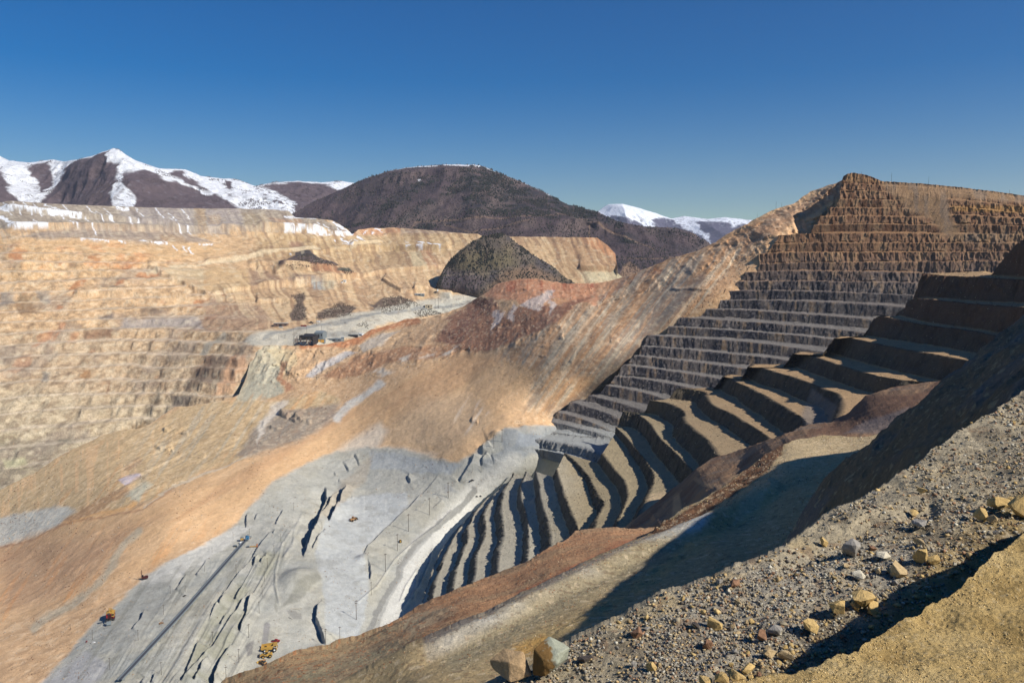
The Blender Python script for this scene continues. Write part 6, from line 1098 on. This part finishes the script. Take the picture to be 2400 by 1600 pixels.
def pebbles(name, sheet, sel, n, smin, smax, pal, seed, pw=3.0, skip=4):
    P = SHEETS[sheet][0][skip:]; x, y = proj(P); Pf = P.reshape(-1, 3); w_ = sel(x, y).ravel(); w_ = np.clip(w_, 0, None); w_ = w_ / w_.sum(); rng = np.random.default_rng(seed)
    ids = rng.choice(len(w_), n, p=w_); hs = [hull(seed * 10 + k, 9) for k in range(8)]; allv, allf, allc = [], [], []; off = 0
    for k, (V, Fc) in enumerate(hs):
        V = np.array(V); T = np.array(Fc); sub_ = ids[k::8]; c = Pf[sub_] + rng.normal(0, .25, (len(sub_), 3)) * (Pf[sub_][:, 1:2] * 1.5 / F) * np.array([1, 1, 0]); r = (smin + (smax - smin) * rng.random(len(sub_)) ** pw) * c[:, 1] / F / 2
        a = rng.uniform(0, 6.28, len(sub_)); ca, sa = np.cos(a), np.sin(a); b_ = rng.uniform(-.6, .6, len(sub_)); sc_ = rng.uniform(.6, 1.1, (len(sub_), 1, 3)) * r[:, None, None]
        v = V[None] * sc_; v = np.stack([v[..., 0] * ca[:, None] - v[..., 1] * sa[:, None], v[..., 0] * sa[:, None] + v[..., 1] * ca[:, None], v[..., 2] + v[..., 0] * b_[:, None] * .3], -1) + c[:, None] + np.array([0, 0, 1]) * (r * .3)[:, None, None]
        allv.append(v.reshape(-1, 3)); f = T[None] + (np.arange(len(sub_)) * len(V))[:, None, None] + off; allf.append(f.reshape(-1, 3)); off += v.shape[0] * v.shape[1]
        cc = lin(np.array(pal))[rng.integers(len(pal), size=len(sub_))] * rng.uniform(.7, 1.15, (len(sub_), 1)); allc.append(np.repeat(cc, len(V), 0))
    v = np.concatenate(allv); f = np.concatenate(allf); c = np.concatenate(allc); me = bpy.data.meshes.new(name); me.vertices.add(len(v)); me.vertices.foreach_set('co', v.ravel().astype(np.float32)); me.loops.add(f.size); me.loops.foreach_set('vertex_index', f.ravel().astype(np.int32)); me.polygons.add(len(f)); me.polygons.foreach_set('loop_start', np.arange(0, f.size, 3, dtype=np.int32))
    me.update(); me.validate(); ca_ = me.color_attributes.new('Col', 'FLOAT_COLOR', 'POINT'); ca_.data.foreach_set('color', np.c_[c, np.ones(len(c))].ravel().astype(np.float32)); me.materials.append(mat_peb); o = bpy.data.objects.new(name, me); COL.objects.link(o); o['kind'] = 'stuff'; return o
mat_peb = material('pebbles', attr=True, scales=((6, .15),), bump=())
PAL = [(178, 158, 122), (186, 160, 116), (142, 136, 126), (190, 184, 166), (156, 122, 94), (112, 104, 94), (172, 162, 142), (160, 148, 124), (150, 142, 128)]
gsel = lambda x, y: ((x > 1080) & (x < 2420) & (y < 1640)) * (.3 + polymask(x, y, K_((-500, 1600), (0, 960), (600, 780), (1000, 640), (1700, 300), (2400, -500), (2400, 560), (1900, 930), (1200, 1320), (700, 1600)), 30) + .7 * (fbm(np.stack([x, y, 0 * x], -1), 60, 3, 301) > .05))
pebbles('gravel', G, gsel, 30000, 2.2, 16, PAL, 31, 4.2)
pebbles('gravel', G, lambda x, y: (y < 1640) * (stroke(x, y, K_((700, 1480), (1000, 1330), (1300, 1150), (1700, 860), (2000, 700), (2352, 480)), 42) + .15), 700, 7, 30, [(196, 168, 114), (180, 154, 110), (160, 148, 124)], 41, 2.2)
pebbles('gravel', 'haul_road', lambda x, y: ((y < 1640) & (x < 2100)) * (.25 + (fbm(np.stack([x, y * 2, 0 * x], -1), 50, 3, 305) > .1) * 1.0 + 2 * stroke(x, y, J_((1000, 800), (1500, 500), (2000, 250), (2400, 60)), 26)), 7000, 1.6, 5.5, [(214, 190, 146), (170, 146, 104), (196, 184, 160), (120, 100, 80), (190, 130, 90)], 32)
pebbles('gravel', 'slope', lambda x, y: (y < 1640) * (.4 + (fbm(np.stack([x, y, 0 * x], -1), 40, 3, 307) > 0) * 1.0), 6000, 1.6, 5, [(206, 164, 120), (190, 120, 76), (160, 110, 80), (200, 180, 150), (120, 80, 60)], 33)
pebbles('gravel', 'sand_bank', lambda x, y: (y < 1640) * (.3 + (fbm(np.stack([x, y, 0 * x], -1), 50, 3, 309) > .1) * 1.0), 20000, 1.8, 8, [(216, 186, 126), (208, 176, 116), (200, 170, 118), (222, 196, 142)], 34, 4.0)
pebbles('gravel', 'steep_slope', lambda x, y: (y < 1300) * 1.0, 5000, 1.6, 5, [(150, 134, 104), (120, 112, 100), (170, 150, 116)], 35)
pebbles('rubble', FLOOR, lambda x, y: (y < 1640) * (.05 + (fbm(np.stack([x, y * 1.6, 0 * x], -1), 60, 3, 311) > .12) * .8 + 2.5 * polymask(x, y, B_((1290, 1340), (1560, 1070), (2000, 1100), (1900, 1250), (1480, 1420)), 8) + 1.5 * polymask(x, y, C_((1150, 700), (1450, 620), (1300, 900), (1000, 1200), (700, 1567), (420, 1567), (900, 1100)), 10) + 1.5 * polymask(x, y, D_((2100, 250), (2352, 200), (2600, 200), (2352, 330), (2000, 400)), 10)), 24000, 1.2, 4.2, [(206, 168, 124), (150, 112, 82), (120, 96, 80), (190, 184, 170), (110, 70, 52)], 36, 5.0)
pebbles('rubble', 'pit_terraces', lambda x, y: (y < 1300) * 1.0, 12000, 1.3, 4.6, [(150, 134, 108), (120, 112, 96), (96, 88, 78), (180, 166, 138)], 37, 4.0)
pebbles('rubble', 'mine_wall', lambda x, y: (y < 1050) * 1.0, 12000, 1.1, 3.4, [(150, 130, 108), (120, 112, 106), (96, 90, 88), (178, 164, 146)], 38, 4.0)
pebbles('rubble', WALL, lambda x, y: (y < 1200) * (.3 + polymask(x, y, WALLP, 20)), 9000, 1.1, 3.0, [(206, 172, 124), (150, 120, 92), (190, 170, 140), (120, 100, 84)], 39, 5.0)
pebbles('rubble', 'hillside', lambda x, y: (y < 1300) * 1.0, 5000, 1.3, 4.0, [(150, 120, 96), (110, 84, 68), (180, 156, 128)], 40, 4.0)
# ------------------------------------------------------------------ scrub and conifers on the hills
def wood(name, sheet, sel, n, hmin, hmax, pal, seed, skip=3):
    P = SHEETS[sheet][0][skip:]; x, y = proj(P); Pf = P.reshape(-1, 3); w_ = np.clip(sel(x, y, P), 0, None).ravel(); w_ = w_ / w_.sum(); rng = np.random.default_rng(seed); ids = rng.choice(len(w_), n, p=w_)
    c = Pf[ids]; h = rng.uniform(hmin, hmax, n) * c[:, 1] / F; a0 = rng.uniform(0, 6, n); K = 6; vs = []
    for lv, (zf, rf) in enumerate(((-.1, .30), (.35, .34), (.75, .18), (1.0, .03))):
        for k in range(K):
            j = rng.uniform(.65, 1.25, n); a = a0 + 6.2832 * k / K; vs.append(np.stack([c[:, 0] + np.cos(a) * h * rf * j, c[:, 1] + np.sin(a) * h * rf * j, c[:, 2] + h * zf * rng.uniform(.9, 1.1, n)], -1))
    v = np.stack(vs, 1).reshape(-1, 3); base = (np.arange(n) * 4 * K)[:, None, None]; q = np.array([(l * K + k, l * K + (k + 1) % K, (l + 1) * K + (k + 1) % K, (l + 1) * K + k) for l in range(3) for k in range(K)])
    f = (q[None] + base).reshape(-1, 4); cc = np.repeat(lin(np.array(pal))[rng.integers(len(pal), size=n)] * rng.uniform(.6, 1.3, (n, 1)), 4 * K, 0)
    me = bpy.data.meshes.new(name); me.vertices.add(len(v)); me.vertices.foreach_set('co', v.ravel().astype(np.float32)); me.loops.add(f.size); me.loops.foreach_set('vertex_index', f.ravel().astype(np.int32)); me.polygons.add(len(f)); me.polygons.foreach_set('loop_start', np.arange(0, f.size, 4, dtype=np.int32)); me.update(); me.validate()
    ca_ = me.color_attributes.new('Col', 'FLOAT_COLOR', 'POINT'); ca_.data.foreach_set('color', np.c_[cc, np.ones(len(cc))].ravel().astype(np.float32)); me.materials.append(mat_peb); o = bpy.data.objects.new(name, me); COL.objects.link(o); o['kind'] = 'stuff'; return o
def nz(P, s, k): return smooth(-.1, .3, fbm(P, s, 3, k))
DK = [(54, 58, 50), (62, 62, 56), (48, 50, 48), (78, 68, 62)]
wood('woodland', 'dark_mountain', lambda x, y, P: (y < 640) * (.12 * nz(P, 200, 401) + nz(P, 90, 402) * (polymask(x, y, B_((1440, 110), (1600, 130), (2160, 390), (2352, 430), (2352, 480), (2050, 470), (1560, 450), (1400, 430), (1280, 300)), 12) + polymask(x, y, B_((1180, 190), (1300, 180), (1020, 360), (700, 545), (620, 545), (860, 400)), 8) + .8 * polymask(x, y, B_((1280, 300), (1350, 300), (1000, 510), (860, 550), (1100, 400)), 8) + polymask(x, y, B_((1090, 520), (1200, 500), (1250, 540), (1080, 560)), 6) + polymask(x, y, C_((0, 340), (300, 430), (440, 500), (520, 600), (640, 640), (500, 660), (330, 540), (150, 460), (0, 440)), 8))), 9000, 2.0, 4.4, DK, 61)
wood('shrubs', 'dark_mountain', lambda x, y, P: (y < 660) * (.3 + nz(P, 120, 405)), 14000, 1.5, 2.8, [(98, 84, 84), (84, 72, 74), (110, 96, 90), (72, 64, 64)], 62)
wood('woodland', 'scrub_hill', lambda x, y, P: (y < 720) * (.15 + nz(P, 50, 411) * (1.2 * smooth(680, 560, y) + stroke(x, y, B_((1620, 590), (1740, 610), (1900, 730), (2120, 880)), 8) * 2 + stroke(x, y, B_((1620, 590), (1400, 700), (1290, 830), (1240, 960)), 8))), 2600, 1.9, 4.2, DK, 63)
wood('shrubs', 'scrub_hill', lambda x, y, P: (y < 730) * 1.0, 3500, 1.0, 2.2, [(110, 100, 88), (92, 84, 76), (122, 110, 88), (84, 78, 70)], 64)
wood('shrubs', WALL, lambda x, y, P: sum(polymask(x, y, q, 2) for q in (B_((205, 800), (290, 745), (350, 722), (440, 752), (570, 800), (440, 815), (250, 830)), B_((240, 1010), (330, 995), (320, 1060), (355, 1170), (240, 1180), (280, 1060)), B_((430, 1140), (560, 1060), (680, 1080), (650, 1150), (430, 1168)), B_((880, 1020), (1000, 1010), (1140, 1080), (860, 1130)), B_((1080, 1120), (1180, 1090), (1280, 1130), (1130, 1160)), B_((690, 1215), (760, 1185), (785, 1240)), B_((590, 835), (640, 825), (675, 850), (640, 878)))), 1800, 1.3, 2.8, [(84, 74, 64), (66, 64, 54), (100, 84, 72)], 65)
wood('shrubs', 'snowy_mountains', lambda x, y, P: (y < 520) * smooth(.2, .5, fbm(P, 120, 3, 421)), 6000, 1.2, 2.2, [(92, 80, 82), (76, 68, 70), (106, 92, 88)], 66)
# ------------------------------------------------------------------ air
mh = bpy.data.materials.new('haze_air'); mh.use_nodes = True; n = mh.node_tree.nodes; n.remove(n['Principled BSDF'])
vol = n.new('ShaderNodeVolumePrincipled'); vol.inputs['Color'].default_value = (.72, .82, 1.0, 1); vol.inputs['Density'].default_value = 1.9e-5; vol.inputs['Anisotropy'].default_value = .2
mh.node_tree.links.new(vol.outputs[0], n['Material Output'].inputs['Volume'])
hz = MB().box(-14000, 14000, -900, 21000, -2400, 1900).build('haze', mh); hz['kind'] = 'stuff'
scene.cycles.volume_bounces = 0
